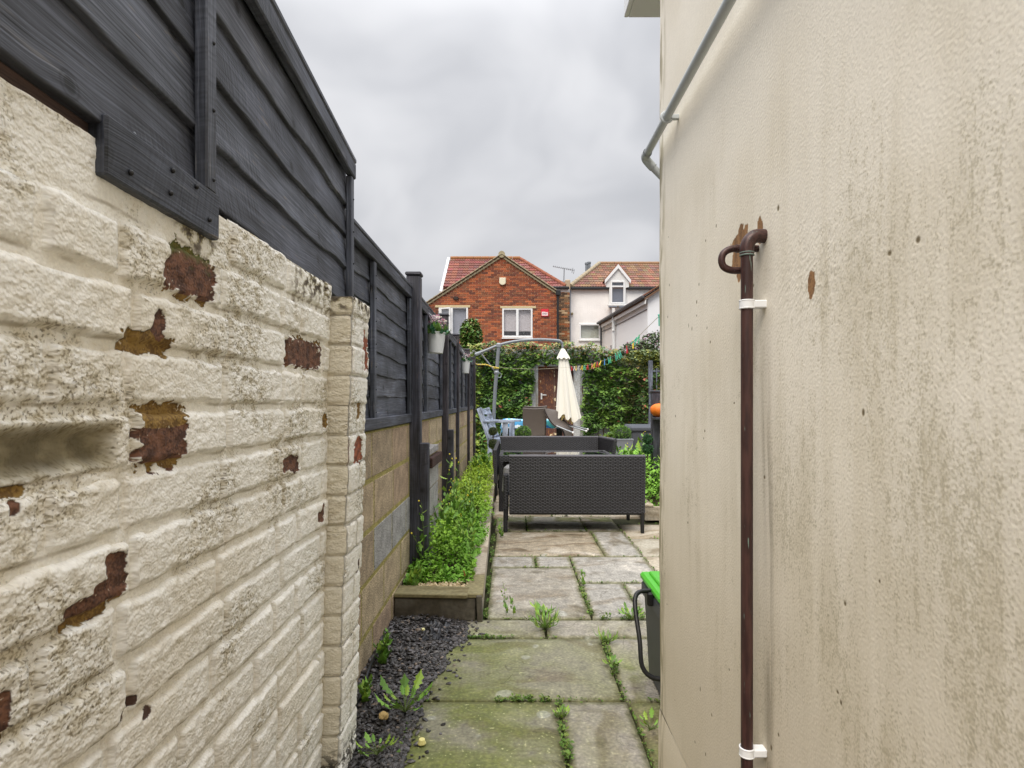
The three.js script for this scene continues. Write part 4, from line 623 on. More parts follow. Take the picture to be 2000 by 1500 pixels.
// ---------- rattan garden set ----------
function prism(q, t) { const p = q.map(a => [a[0] + t[0], a[1] + t[1], a[2] + t[2]]), c = [0, 1, 2].map(k => [...q, ...p].reduce((s, a) => s + a[k], 0) / 8); return soup([q, p, ...[0, 1, 2, 3].map(i => [q[i], q[(i + 1) % 4], p[(i + 1) % 4], p[i]])], c, 0); }
function bowed(x0, x1, y0, y1, zf, th, bow = 0.004) { // woven panel, slightly bowed, soft top edge
  return grid(24, 12, (s, t) => { const x = lerp(x0, x1, s), y = lerp(y0, y1, t); return [x, y, zf(x, y) + bow * Math.sin(Math.PI * s) * Math.sin(Math.PI * t), x, y]; });
}
{
  // near sofa, its back to the camera
  const s = thing('rattan_sofa', 'black rattan two-seat sofa nearest on the patio with its back turned', 'sofa');
  const D = 4.93, zb = (x, y) => -D + (y - 0.165) * 0.06 + (x - 0.5) * 0.02;
  part(s, 'backrest', merge([bowed(-0.032, 1.098, 0.166, 0.64, zb, 0.04, 0.008), at(bowed(-0.032, 1.098, 0.166, 0.64, zb, 0.04, 0), 0, 0, -0.045), prism([[-0.032, 0.166, zb(-0.032, 0.166)], [-0.032, 0.64, zb(-0.032, 0.64)], [-0.032, 0.64, zb(-0.032, 0.64) - 0.045], [-0.032, 0.166, zb(-0.032, 0.166) - 0.045]], [0.003, 0, 0])]), M.rattan);
  part(s, 'top_edge', merge([rod([-0.034, 0.643, zb(-0.03, 0.64) - 0.02], [1.1, 0.643, zb(1.1, 0.64) - 0.02], 0.0165, 12), rod([1.095, 0.17, zb(1.1, 0.17) - 0.015], [1.095, 0.643, zb(1.1, 0.643) - 0.015], 0.011, 10)]), M.rattanEdge);
  part(s, 'bottom_edge', beam([-0.03, 0.163, zb(0, 0.16) - 0.015], [1.098, 0.163, zb(1, 0.16) - 0.015], 0.02, 0.02), M.black);
  part(s, 'arm', boxAt(-0.082, -0.04, 0.16, 0.485, -D - 0.05, -D - 0.56, 0.008, 2), M.rattan);
  part(s, 'arm', boxAt(1.045, 1.088, 0.16, 0.56, -D - 0.06, -D - 0.56, 0.008, 2), M.rattan);
  part(s, 'seat', boxAt(-0.03, 1.04, 0.2, 0.32, -D - 0.06, -D - 0.56, 0.008), M.rattan);
  part(s, 'leg', boxAt(-0.082, -0.046, 0, 0.2, -D - 0.045, -D - 0.09, 0.004, 1), M.rattan);
  part(s, 'leg', boxAt(1.07, 1.098, 0, 0.17, -D + 0.012, -D - 0.02, 0.004, 1), M.black);
  part(s, 'leg', boxAt(-0.075, -0.045, 0, 0.2, -D - 0.53, -D - 0.56, 0.004, 1), M.black);
  part(s, 'leg', boxAt(1.055, 1.085, 0, 0.2, -D - 0.53, -D - 0.56, 0.004, 1), M.black);
  const cu = solo('scatter_cushion', at(cbox(0.3, 0.26, 0.1, 0.035), 0, 0, 0, 0.15, 1.2, -0.2), M.cushion, 'light grey patterned cushion on the nearest sofa, seen past its left edge', 'cushion', null, [0.0, 0.415, -D - 0.3]);
  // glass-topped table
  const t = thing('rattan_table', 'black rattan coffee table with a dark glass top between the two sofas', 'table');
  const y = 0.56, a = 5.9, b = 6.55, x0 = -0.14, x1 = 1.02;
  M.tableGlass = new THREE.MeshPhysicalMaterial({ color: new THREE.Color().setRGB(0.012, 0.013, 0.014), roughness: 0.02, specularIntensity: 1, ior: 1.75 });
  part(t, 'glass_top', boxAt(x0 + 0.04, x1 - 0.04, y - 0.004, y + 0.002, -a - 0.04, -b + 0.04, 0.001), M.tableGlass);
  for (const [p, q, m, n] of [[x0, x1, a, a + 0.04], [x0, x1, b - 0.04, b], [x0, x0 + 0.04, a + 0.0405, b - 0.0405], [x1 - 0.04, x1, a + 0.0405, b - 0.0405]]) part(t, 'rim', boxAt(p, q, y - 0.06, y + 0.004, -m, -n, 0.004), M.rattan);
  part(t, 'apron', boxAt(x0 + 0.05, x1 - 0.05, y - 0.2, y - 0.062, -a - 0.05, -b + 0.05, 0.004), M.rattan);
  for (const x of [x0 + 0.02, x1 - 0.02]) for (const d of [a + 0.02, b - 0.02]) part(t, 'leg', boxAt(x - 0.022, x + 0.022, 0, y - 0.061, -d + 0.022, -d - 0.022, 0.004, 1), M.rattan);
  // far sofa, facing the camera
  const f = thing('rattan_sofa', 'black rattan two-seat sofa beyond the glass table with its front to the camera', 'sofa');
  const B = 7.5;
  part(f, 'backrest', merge([bowed(-0.16, 1.085, 0.2, 0.645, (x, yy) => -B + 0.05 - (yy - 0.2) * 0.12, 0.04), prism([[-0.16, 0.2, -B + 0.01], [1.085, 0.2, -B + 0.01], [1.085, 0.645, -B - 0.045], [-0.16, 0.645, -B - 0.045]], [0, 0, -0.03])]), M.rattan);
  part(f, 'top_edge', rod([-0.17, 0.648, -B - 0.03], [1.09, 0.648, -B - 0.03], 0.017, 10), M.rattanEdge);
  part(f, 'arm', prism([[1.09, 0.2, -B - 0.03], [1.13, 0.2, -B + 0.58], [1.185, 0.645, -B + 0.58], [1.09, 0.645, -B - 0.04]], [0.04, 0, 0.0]), M.rattan);
  part(f, 'arm', prism([[-0.205, 0.15, -B - 0.03], [-0.225, 0.15, -B + 0.58], [-0.235, 0.53, -B + 0.58], [-0.205, 0.6, -B - 0.04]], [0.04, 0, 0.0]), M.rattan);
  part(f, 'arm_edge', rod([1.112, 0.648, -B - 0.03], [1.206, 0.648, -B + 0.58], 0.02, 10), M.rattanEdge);
  part(f, 'seat', boxAt(-0.16, 1.08, 0.2, 0.33, -B + 0.05, -B + 0.56, 0.008), M.rattan);
  for (const [x, d] of [[-0.2, 6.94], [1.12, 6.94], [-0.18, 7.5], [1.08, 7.5]]) part(f, 'leg', boxAt(x - 0.016, x + 0.016, 0, 0.22, -d + 0.016, -d - 0.016, 0.003, 1), M.black);
}
// ---------- parasol ----------
{
  const d = 11, P = (px, py, o = 0) => [X(px, d), Y(py, d), -d - o];
  const g = thing('parasol', 'closed cream cantilever parasol hanging from a curved grey arm', 'parasol');
  part(g, 'pole', tube([[X(961, d), 0, -d], P(963, 850), P(967, 765), P(970, 727), P(974, 676)], 0.034, 30, 14), M.greyTube);
  part(g, 'arm', tube([P(930, 692), P(950, 684), P(975, 674), P(1005, 667), P(1045, 663.5), P(1080, 664.5), P(1094, 666.5), P(1098, 671)], 0.027, 60, 14), M.greyTube);
  part(g, 'brace', rod(P(940, 691), P(968, 727), 0.014, 10), M.greyTube);
  part(g, 'joint', merge([at(new THREE.SphereGeometry(0.05, 14, 10), ...P(970, 728)), at(cbox(0.12, 0.06, 0.09, 0.02), ...P(933, 691), 0, 0, 0.35), at(cbox(0.09, 0.09, 0.09, 0.02), ...P(974, 675))]), M.steel);
  part(g, 'crank', at(new THREE.TorusGeometry(0.045, 0.008, 8, 18), ...P(975, 733), 0, 0.5, 0), M.steel);
  part(g, 'hanger', rod(P(1098, 668), P(1099, 684), 0.02, 10), M.steel);
  M.canvas = mat({ color: lin(236, 234, 224), roughness: 0.9, side: THREE.DoubleSide });
  const cx = t => lerp(X(1099, d), X(1109, d), t), yT = Y(681, d), yB = Y(817, d), fold = (a, t) => { const k = Math.cos(a * 8 + 0.8 * Math.sin(a * 2)); return 1 + (0.05 + 0.2 * t) * (k * Math.abs(k)) + 0.07 * t * Math.sin(a * 3 + 1); };
  const body = (t0, t1, r0, r1, n, hem) => grid(96, n, (s, t) => { const a = s * 6.2832, q = lerp(t0, t1, t), r = lerp(r0, r1, t) * fold(a, q); return [cx(q) + Math.cos(a) * r, lerp(yT, yB, q) + hem * t ** 6 * (0.045 * Math.cos(a * 8 + 2) + 0.035 * Math.cos(a * 3)), -d + Math.sin(a) * r * 0.9, s, t]; });
  part(g, 'canopy', body(0.08, 1, 0.07, 0.195, 40, 1), M.canvas);
  part(g, 'top_valance', grid(96, 8, (s, t) => { const a = s * 6.2832, q = t * 0.145, r = lerp(0.028, 0.118, Math.pow(t, 0.85)) * (1 + 0.07 * t * Math.cos(a * 8)); return [cx(q) + Math.cos(a) * r, lerp(yT, yB, q) + 0.014 * t * Math.cos(a * 8), -d + Math.sin(a) * r, s, t]; }), M.canvas);
  part(g, 'lining', body(0.93, 1.02, 0.15, 0.13, 6, 1), plain(196, 176, 116, 0.9, { side: THREE.DoubleSide }));
  part(g, 'strap', at(new THREE.TorusGeometry(0.048, 0.012, 8, 20), ...P(969, 719), Math.PI / 2, 0, 0), plain(226, 206, 70, 0.7));
}
// ---------- dining table, cloth, chairs ----------
{
  const t = thing('dining_table', 'dark garden dining table under a blue and white cloth', 'table'), y = 0.74;
  part(t, 'tabletop', boxAt(-0.2, 0.98, y - 0.03, y, -11.05, -11.9, 0.004), M.black);
  for (const x of [-0.12, 0.9]) for (const d of [11.12, 11.82]) part(t, 'leg', boxAt(x - 0.03, x + 0.03, 0, y - 0.031, -d + 0.03, -d - 0.03, 0.004, 1), M.black);
  const clothTex = tex(256, 256, (u, v) => { const a = fbm(u * 5, v * 5, 3, 5, 5), b = fbm(u * 4 + 3, v * 6, 3, 4, 6); let c = [226, 236, 240]; if (a > 0.1) c = [88, 166, 216]; if (b > 0.16) c = [46, 120, 190]; if (a < -0.28) c = [92, 196, 206]; const band = Math.abs((v * 3) % 1 - 0.5); if (band < 0.06) c = mix3(c, [60, 180, 196], 0.7); return c; });
  const cl = solo('tablecloth', grid(60, 44, (s, q) => {
    let x = -0.36 + 1.5 * s, d = 10.9 + 1.16 * q, over = Math.max(-0.2 - x, x - 0.985, 0), od = Math.max(11.05 - d, d - 11.9, 0); const wv = 0.02 * fbm(x * 5, d * 5, 3); let yy = 0.752 + Math.max(0, wv) + 0.014 * Math.abs(gn(x * 3, d * 3));
    if (over > 0) { x = x < 0.4 ? -0.206 - 0.1 * over - 0.03 * Math.sin(d * 22) * over * 5 : 0.992 + 0.1 * over + 0.03 * Math.sin(d * 22) * over * 5; }
    if (od > 0) { d = d < 11.5 ? 11.044 - 0.1 * od - 0.14 * od * Math.sin(x * 19) : 11.91 + 0.1 * od; }
    yy -= (over + od) * 1.0; return [x, yy, -d, s * 1.3, q];
  }), mat({ map: clothTex, roughness: 0.9, side: THREE.DoubleSide }), 'crumpled blue and white patterned cloth over the dining table', 'tablecloth');
  const chair = (label, x, d, dy, ry, rx = 0) => {
    const g = thing('dining_chair', label, 'chair', null, [x, dy, -d], ry); g.rotation.order = 'YXZ'; g.rotation.x = rx;
    const prof = t => t < 0.5 ? [lerp(0.98, 0.46, t * 2), lerp(0.05, -0.04, Math.sin(t * Math.PI))] : [lerp(0.455, 0.45, (t - 0.5) * 2), lerp(-0.06, -0.44, (t - 0.5) * 2)];
    const sheet = o => grid(10, 24, (s, q) => { const [yy, zz] = prof(q); const w = 0.2 + 0.008 * Math.cos(q * 5); return [lerp(-w, w, s), yy - 0.014 * Math.sin(Math.PI * s) * (q < 0.08 ? 1 : 0.3) + (q > 0.5 ? -o : 0), zz - 0.02 * Math.sin(Math.PI * s) * (q < 0.5 ? 1 : 0) - (q <= 0.5 ? o : 0), s * 0.4, q]; });
    part(g, 'seat_shell', merge([sheet(0), sheet(0.025)]), M.brownRattan);
    part(g, 'back_edge', tube([[-0.208, 0.985, 0.038], [-0.1, 0.972, 0.026], [0, 0.968, 0.02], [0.1, 0.972, 0.026], [0.208, 0.985, 0.038]], 0.013, 16, 8), M.brownRattan);
    for (const sx of [-1, 1]) { part(g, 'leg', rod([sx * 0.19, 0.44, -0.06], [sx * 0.21, 0, 0.04], 0.011, 8), M.steel); part(g, 'leg', rod([sx * 0.19, 0.44, -0.42], [sx * 0.2, 0, -0.46], 0.011, 8), M.steel); }
    return g;
  };
  chair('brown rattan dining chair with its back to the camera at the blue cloth', X(1043, 10.7), 10.7, 0, 0.02);
  chair('brown rattan dining chair stacked just behind the front one', X(1046, 10.85), 10.82, 0.035, 0.03);
  // tipped chair: back on the table, legs to the right
  const g = thing('dining_chair', 'tipped brown rattan chair with its silver legs sticking out to the right', 'chair'), P = (px, py, d) => [X(px, d), Y(py, d), -d];
  const A = new THREE.CatmullRomCurve3([P(1063, 797, 10.6), P(1070, 813, 10.6), P(1083, 830, 10.6), P(1097, 836, 10.6), P(1104, 852, 10.62), P(1103, 872, 10.66)].map(p => new THREE.Vector3(...p))), C = new THREE.CatmullRomCurve3([P(1071, 798, 11), P(1090, 803, 11), P(1104, 822, 11), P(1116, 832, 11), P(1118, 848, 11), P(1117, 866, 11)].map(p => new THREE.Vector3(...p)));
  const sheet = o => grid(26, 8, (s, q) => { const a = A.getPoint(s), c = C.getPoint(s); return [lerp(a.x, c.x, q) - o, lerp(a.y, c.y, q) - o * 0.6, lerp(a.z, c.z, q), s * 0.9, q * 0.4]; });
  part(g, 'seat_shell', merge([sheet(0), sheet(0.022)]), M.brownRattan);
  for (const [a, b] of [[P(1087, 832, 10.6), P(1119, 845, 10.5)], [P(1108, 831, 10.95), P(1145, 842, 10.85)], [P(1110, 830, 11), P(1148, 838.5, 11)]]) { part(g, 'leg', rod(a, b, 0.0125, 10), M.steel); part(g, 'foot_cap', at(new THREE.SphereGeometry(0.02, 10, 8), ...b), M.white); }
  // painted wooden armchair on the left, facing right
  const w = thing('garden_armchair', 'blue-grey painted wooden slatted armchair left of the dining table', 'chair', null, [-0.6, 0, -10.4], -0.21), m = M.greyPaint, T = 0.56;
  for (const z of [0, -T]) {
    part(w, 'back_post', beam([0.0, 0.99, z], [0.2, 0.42, z], 0.088, 0.036), m); part(w, 'leg', beam([0.19, 0.46, z], [0.2, 0, z], 0.08, 0.036), m);
    part(w, 'front_leg', beam([0.475, 0.735, z], [0.475, 0, z], 0.095, 0.036), m); part(w, 'arm_rest', at(cbox(0.56, 0.034, 0.09, 0.006), 0.36, 0.755, z), m);
    part(w, 'seat_rail', at(cbox(0.32, 0.07, 0.03, 0.004), 0.33, 0.395, z + (z ? 0.035 : -0.035)), m);
  }
  for (const t of [0.1, 0.36, 0.6, 0.84]) part(w, 'back_slat', at(cbox(0.024, 0.105, T - 0.04, 0.004, 2), lerp(0.045, 0.235, t), lerp(0.98, 0.45, t), -T / 2, 0, 0, 0.34), m);
  for (let i = 0; i < 4; i++) part(w, 'seat_slat', at(cbox(0.078, 0.022, T - 0.05, 0.004, 2), 0.23 + i * 0.09, 0.442, -T / 2), m);
  part(w, 'front_apron', at(cbox(0.028, 0.075, T - 0.045, 0.004, 2), 0.5, 0.39, -T / 2), m);
}
// ---------- food waste bin, storage box, post, pumpkin, trellis ----------
{
  const b = thing('food_bin', 'dark grey food waste bin with a bright green lid behind the house corner', 'bin', null, [0.672, 0, -2.24]);
  const body = plain(62, 64, 70, 0.5), green = plain(86, 184, 52, 0.38);
  const x0 = -0.145;
  part(b, 'body', at(cbox(0.285, 0.34, 0.3, 0.018, 1, [0, 0], [0.9, 0.86]), 0, 0.17, 0), body);
  part(b, 'rim_band', at(cbox(0.302, 0.062, 0.316, 0.01), 0, 0.348, 0), plain(72, 74, 80, 0.5));
  part(b, 'lid', merge([at(cbox(0.31, 0.03, 0.325, 0.01), 0, 0.395, 0), at(cbox(0.25, 0.012, 0.26, 0.006), 0, 0.414, 0), at(cbox(0.09, 0.05, 0.012, 0.005), 0.0, 0.385, 0.165)]), green);
  part(b, 'handle', merge([tube([[-0.15, 0.392, 0.03], [-0.205, 0.392, 0.05], [-0.222, 0.375, 0.07], [-0.222, 0.25, 0.15], [-0.218, 0.17, 0.178], [-0.192, 0.142, 0.187], [-0.13, 0.132, 0.19], [0, 0.13, 0.192], [0.13, 0.132, 0.19], [0.165, 0.142, 0.187], [0.182, 0.25, 0.15], [0.172, 0.372, 0.02]], 0.0085, 70, 8), at(cbox(0.026, 0.05, 0.05, 0.006), -0.16, 0.365, 0.03)]), M.black);
  part(b, 'label', at(cbox(0.05, 0.04, 0.002, 0.0005), -0.105, 0.17, 0.141, -0.07, 0, 0), M.white);
  const s = thing('storage_box', 'dark grey plastic garden storage box with a lid near the right bed', 'storage box', null, [2.24, 0, -9.36]);
  const c = plain(70, 73, 80, 0.65);
  part(s, 'body', at(cbox(0.8, 0.62, 0.46, 0.015), 0, 0.33, 0), c); part(s, 'lid', at(cbox(0.86, 0.075, 0.52, 0.02), 0, 0.69, 0, 0.05), plain(74, 78, 86, 0.75));
  for (const x of [-0.25, 0, 0.25]) part(s, 'rib', at(cbox(0.05, 0.5, 0.02, 0.006), x, 0.32, 0.235), c);
  part(s, 'handle', at(cbox(0.24, 0.03, 0.02, 0.006), 0.1, 0.6, 0.238), M.black);
  const p = thing('timber_post', 'dark grey timber post with a small ledge by the house corner', 'post', null, [1.555, 0, -6.4]);
  part(p, 'post', at(cbox(0.1, 1.2, 0.09, 0.005, 1), 0, 0.6, 0), M.post); part(p, 'cap', at(cbox(0.118, 0.025, 0.11, 0.006), 0, 1.213, 0), M.post); part(p, 'ledge', at(cbox(0.2, 0.025, 0.2, 0.004), 0.04, 0.925, 0.14), M.post);
  // ribbed woven pumpkin
  const k = thing('pumpkin', 'orange woven decorative pumpkin peeping out past the house corner', 'pumpkin', null, [X(1288, 6.25), 0.94, -6.25]);
  part(k, 'shell', grid(96, 30, (u, v) => { const a = u * 6.2832, q = (v - 0.5) * Math.PI, rib = 1 - 0.07 * Math.pow(Math.abs(Math.cos(a * 5)), 0.6) * Math.cos(q), wv = 0.0025 * Math.sin(a * 40) * Math.sin(q * 26), r = (0.1 * rib + wv) * Math.cos(q); return [Math.cos(a) * r, 0.076 + 0.077 * Math.sin(q) * (1 - 0.12 * Math.max(0, Math.sin(q))) * 1, Math.sin(a) * r, u, v]; }), plain(228, 120, 30, 0.6));
  part(k, 'stalk', tube([[0, 0.14, 0], [0.004, 0.165, 0.003], [0.02, 0.18, 0.006]], 0.01, 8, 8), M.twig);
  const t = thing('trellis', 'weathered grey trellis post and rails rising out of the shrubs on the right', 'trellis');
  const d = 10; part(t, 'post', at(cbox(0.065, 1.8, 0.065, 0.004, 1), X(1270.5, d), 0.9, -d), M.trellis = mkWood(1.7, 1.75, 1.85, 0.8));
  for (const px of [1282, 1290]) part(t, 'slat', at(cbox(0.02, 0.7, 0.015, 0.003, 1), X(px, d), 1.32, -d + 0.02), M.trellis);
  for (const py of [725, 775]) part(t, 'rail', boxAt(X(1275, d), X(1330, d), Y(py, d) - 0.015, Y(py, d) + 0.015, -d + 0.006, -d - 0.012, 0.003), M.trellis);
  const eb = thing('raised_bed', 'small stone-edged bed at the right edge by the house corner', 'garden bed');
  part(eb, 'side_slab', boxAt(1.22, 1.25, 0, 0.13, -5.6, -7.6, 0.004, 2), M.stone[1]); part(eb, 'front_slab', boxAt(1.22, 2.2, 0, 0.13, -5.45, -5.48, 0.004), M.stone[0]); part(eb, 'coping', boxAt(1.2, 1.3, 0.131, 0.152, -5.44, -7.6, 0.004, 2), M.stone[2]);
  part(eb, 'soil', boxAt(1.26, 2.2, 0, 0.1, -5.5, -7.6, 0.004), M.soil);
}
// ---------- hanging flower buckets, clothes line, pegs ----------
{
  const bucket = (label, x, y0, d, rt, rb, h, seed, n) => {
    const g = thing('flower_bucket', label, 'flower bucket', null, [x, y0, -d]), r = rng(seed);
    g.rotation.z = -0.04;
    part(g, 'bucket', new THREE.LatheGeometry([[0, 0], [rb, 0], [rb + 0.002, 0.004], [rt, h], [rt + 0.004, h + 0.001], [rt + 0.004, h + 0.006], [rt - 0.003, h + 0.006], [rt - 0.004, h - 0.02], [0, h - 0.02]].map(p => new THREE.Vector2(...p)), 32), M.white);
    part(g, 'bracket', merge([tube([[-rt * 0.3, h, rt * 0.5], [-rt * 0.3 - 0.02, h + 0.1, rt * 0.3], [-rt - 0.005, h + 0.14, 0.01], [-rt - 0.016, h + 0.13, 0]], 0.0022, 14, 6), tube([[0.0, h, rt * 0.9], [-0.02, h + 0.1, rt * 0.5], [-rt - 0.005, h + 0.15, 0.03], [-rt - 0.016, h + 0.14, 0.02]], 0.0022, 14, 6)]), M.white);
    const lv = [], fl = [[], [], []];
    for (let i = 0; i < n; i++) { const a = r() * 6.28, q = rt * 1.25 * Math.sqrt(r()), c = r() < 0.5 ? [0.06, 0.2, 0.1] : [0.14, 0.28, 0.05]; lv.push(leafAt(leafGeo(1, 0.25, 0.1, 0.3), [Math.cos(a) * q * 0.7, h - 0.01 + 0.03 * r(), Math.sin(a) * q * 0.7], Math.atan2(Math.cos(a), Math.sin(a)), 0.4 + r() * 1.1, rt * (0.6 + 0.6 * r()), c)); }
    for (let i = 0; i < n * 0.7; i++) { const a = r() * 6.28, q = rt * Math.sqrt(r()), k = Math.floor(r() * 3), cx = Math.cos(a) * q, cy = h + 0.015 + 0.12 * r() * (1 - q / rt * 0.4) * rt / 0.06, cz = Math.sin(a) * q; for (let j = 0; j < 6; j++) fl[k].push(leafAt(leafGeo(1, 0.42, 0.15, -0.25), [cx, cy, cz], j * 1.05 + i, 0.5 + 0.5 * (j % 2), rt * 0.26, [1, 1, 1])); }
    part(g, 'foliage', merge(lv), M.leafV);
    const cs = [lin(232, 214, 220), lin(206, 156, 176), lin(240, 236, 226)]; fl.forEach((f, i) => f.length && part(g, 'flowers', merge(f), mat({ color: cs[i], roughness: 0.8, side: THREE.DoubleSide }), { kind: 'stuff' }));
  };
  bucket('white metal bucket of pink and white flowers hanging on the second fence panel', -0.553, Y(690, 4.2), 4.2, 0.066, 0.05, 0.142, 5, 105);
  bucket('smaller, farther white bucket of pale flowers hanging near the end of the fence', X(909, 7.2), Y(729, 7.2), 7.2, 0.052, 0.041, 0.145, 8, 36);
  const P = (px, py, d) => [X(px, d), Y(py, d), -d], line = [P(926, 709, 9.9), P(948, 713, 10.4), P(971, 717, 10.95), P(1040, 721, 10.9), P(1113, 717, 10.5), P(1146, 714, 9.0), P(1174, 706, 7.9), P(1206, 691, 6.8), P(1236, 668, 5.75), P(1262, 642, 4.9), P(1293, 612, 3.9)];
  solo('clothes_line', tube(line, 0.0022, 120, 5), plain(190, 184, 160, 0.8), 'thin clothes line sagging from the fence past the parasol to the house', 'clothes line');
  const r = rng(77), gl = []; for (let i = 0; i < 60; i++) { const t = i / 60, p = P(lerp(927, 969, t), 709.5 + 7.5 * t + 1.2 * Math.sin(t * 9), lerp(9.95, 10.9, t)); gl.push(tint(at(new THREE.SphereGeometry(0.011, 5, 4), p[0], p[1] + 0.012 * (r() - 0.5), p[2] + 0.012 * (r() - 0.5), 0, 0, 0, [1.5, 0.9, 1]), r() < 0.75 ? [0.7, 0.52, 0.08] : [0.75, 0.72, 0.55])); }
  solo('garland', merge(gl), M.vcol, 'yellow garland wound along the line between the last fence post and the parasol pole', 'garland');
  const cols = { red: [214, 60, 70], pink: [226, 120, 120], white: [232, 230, 222], yellow: [240, 206, 50], teal: [70, 186, 160], blue: [40, 120, 196], green: [86, 190, 140] }, seen = {};
  [[1116, 'red'], [1122, 'white'], [1125, 'yellow'], [1131, 'white'], [1137, 'yellow'], [1141, 'teal'], [1148, 'red'], [1156, 'pink'], [1162, 'yellow'], [1167, 'red'], [1173.5, 'yellow'], [1181, 'blue'], [1188, 'teal'], [1192, 'green'], [1203, 'teal'], [1207, 'green'], [1211, 'teal'], [1224, 'red'], [1236.5, 'yellow'], [1243, 'teal'], [1248, 'green'], [1287, 'teal']].forEach(([px, c], i, all) => {
    // find the line point under this column
    const C = new THREE.CatmullRomCurve3(line.map(p => new THREE.Vector3(...p)), false, 'centripetal'); let lo = 0.3, hi = 1; for (let k = 0; k < 40; k++) { const m = (lo + hi) / 2, p = C.getPoint(m); (1002 + p.x / -p.z * F < px) ? lo = m : hi = m; }
    const p = C.getPoint(lo), nth = ['first', 'second', 'third', 'fourth', 'fifth', 'sixth'][seen[c] = (seen[c] ?? -1) + 1], g = thing('clothes_peg', `${c} clothes peg, ${nth} ${c} one from the parasol along the line`, 'clothes peg', 'coloured pegs on the clothes line', [p.x, p.y, p.z], (r() - 0.5) * 2.2); g.rotation.z = (r() - 0.5) * 0.9;
    const m = plain(...cols[c], 0.45), tilt = (r() - 0.5) * 0.7;
    part(g, 'jaw', beam([0.003, 0.014, 0], [-0.017 + tilt * 0.05, -0.066, 0.004], 0.0085, 0.009, 0.002), m); part(g, 'jaw', beam([-0.003, 0.014, 0], [0.018 + tilt * 0.05, -0.066, -0.004], 0.0085, 0.009, 0.002), m);
    part(g, 'spring', at(new THREE.TorusGeometry(0.007, 0.0018, 6, 12), 0, -0.018, 0), M.steel);
  });
}
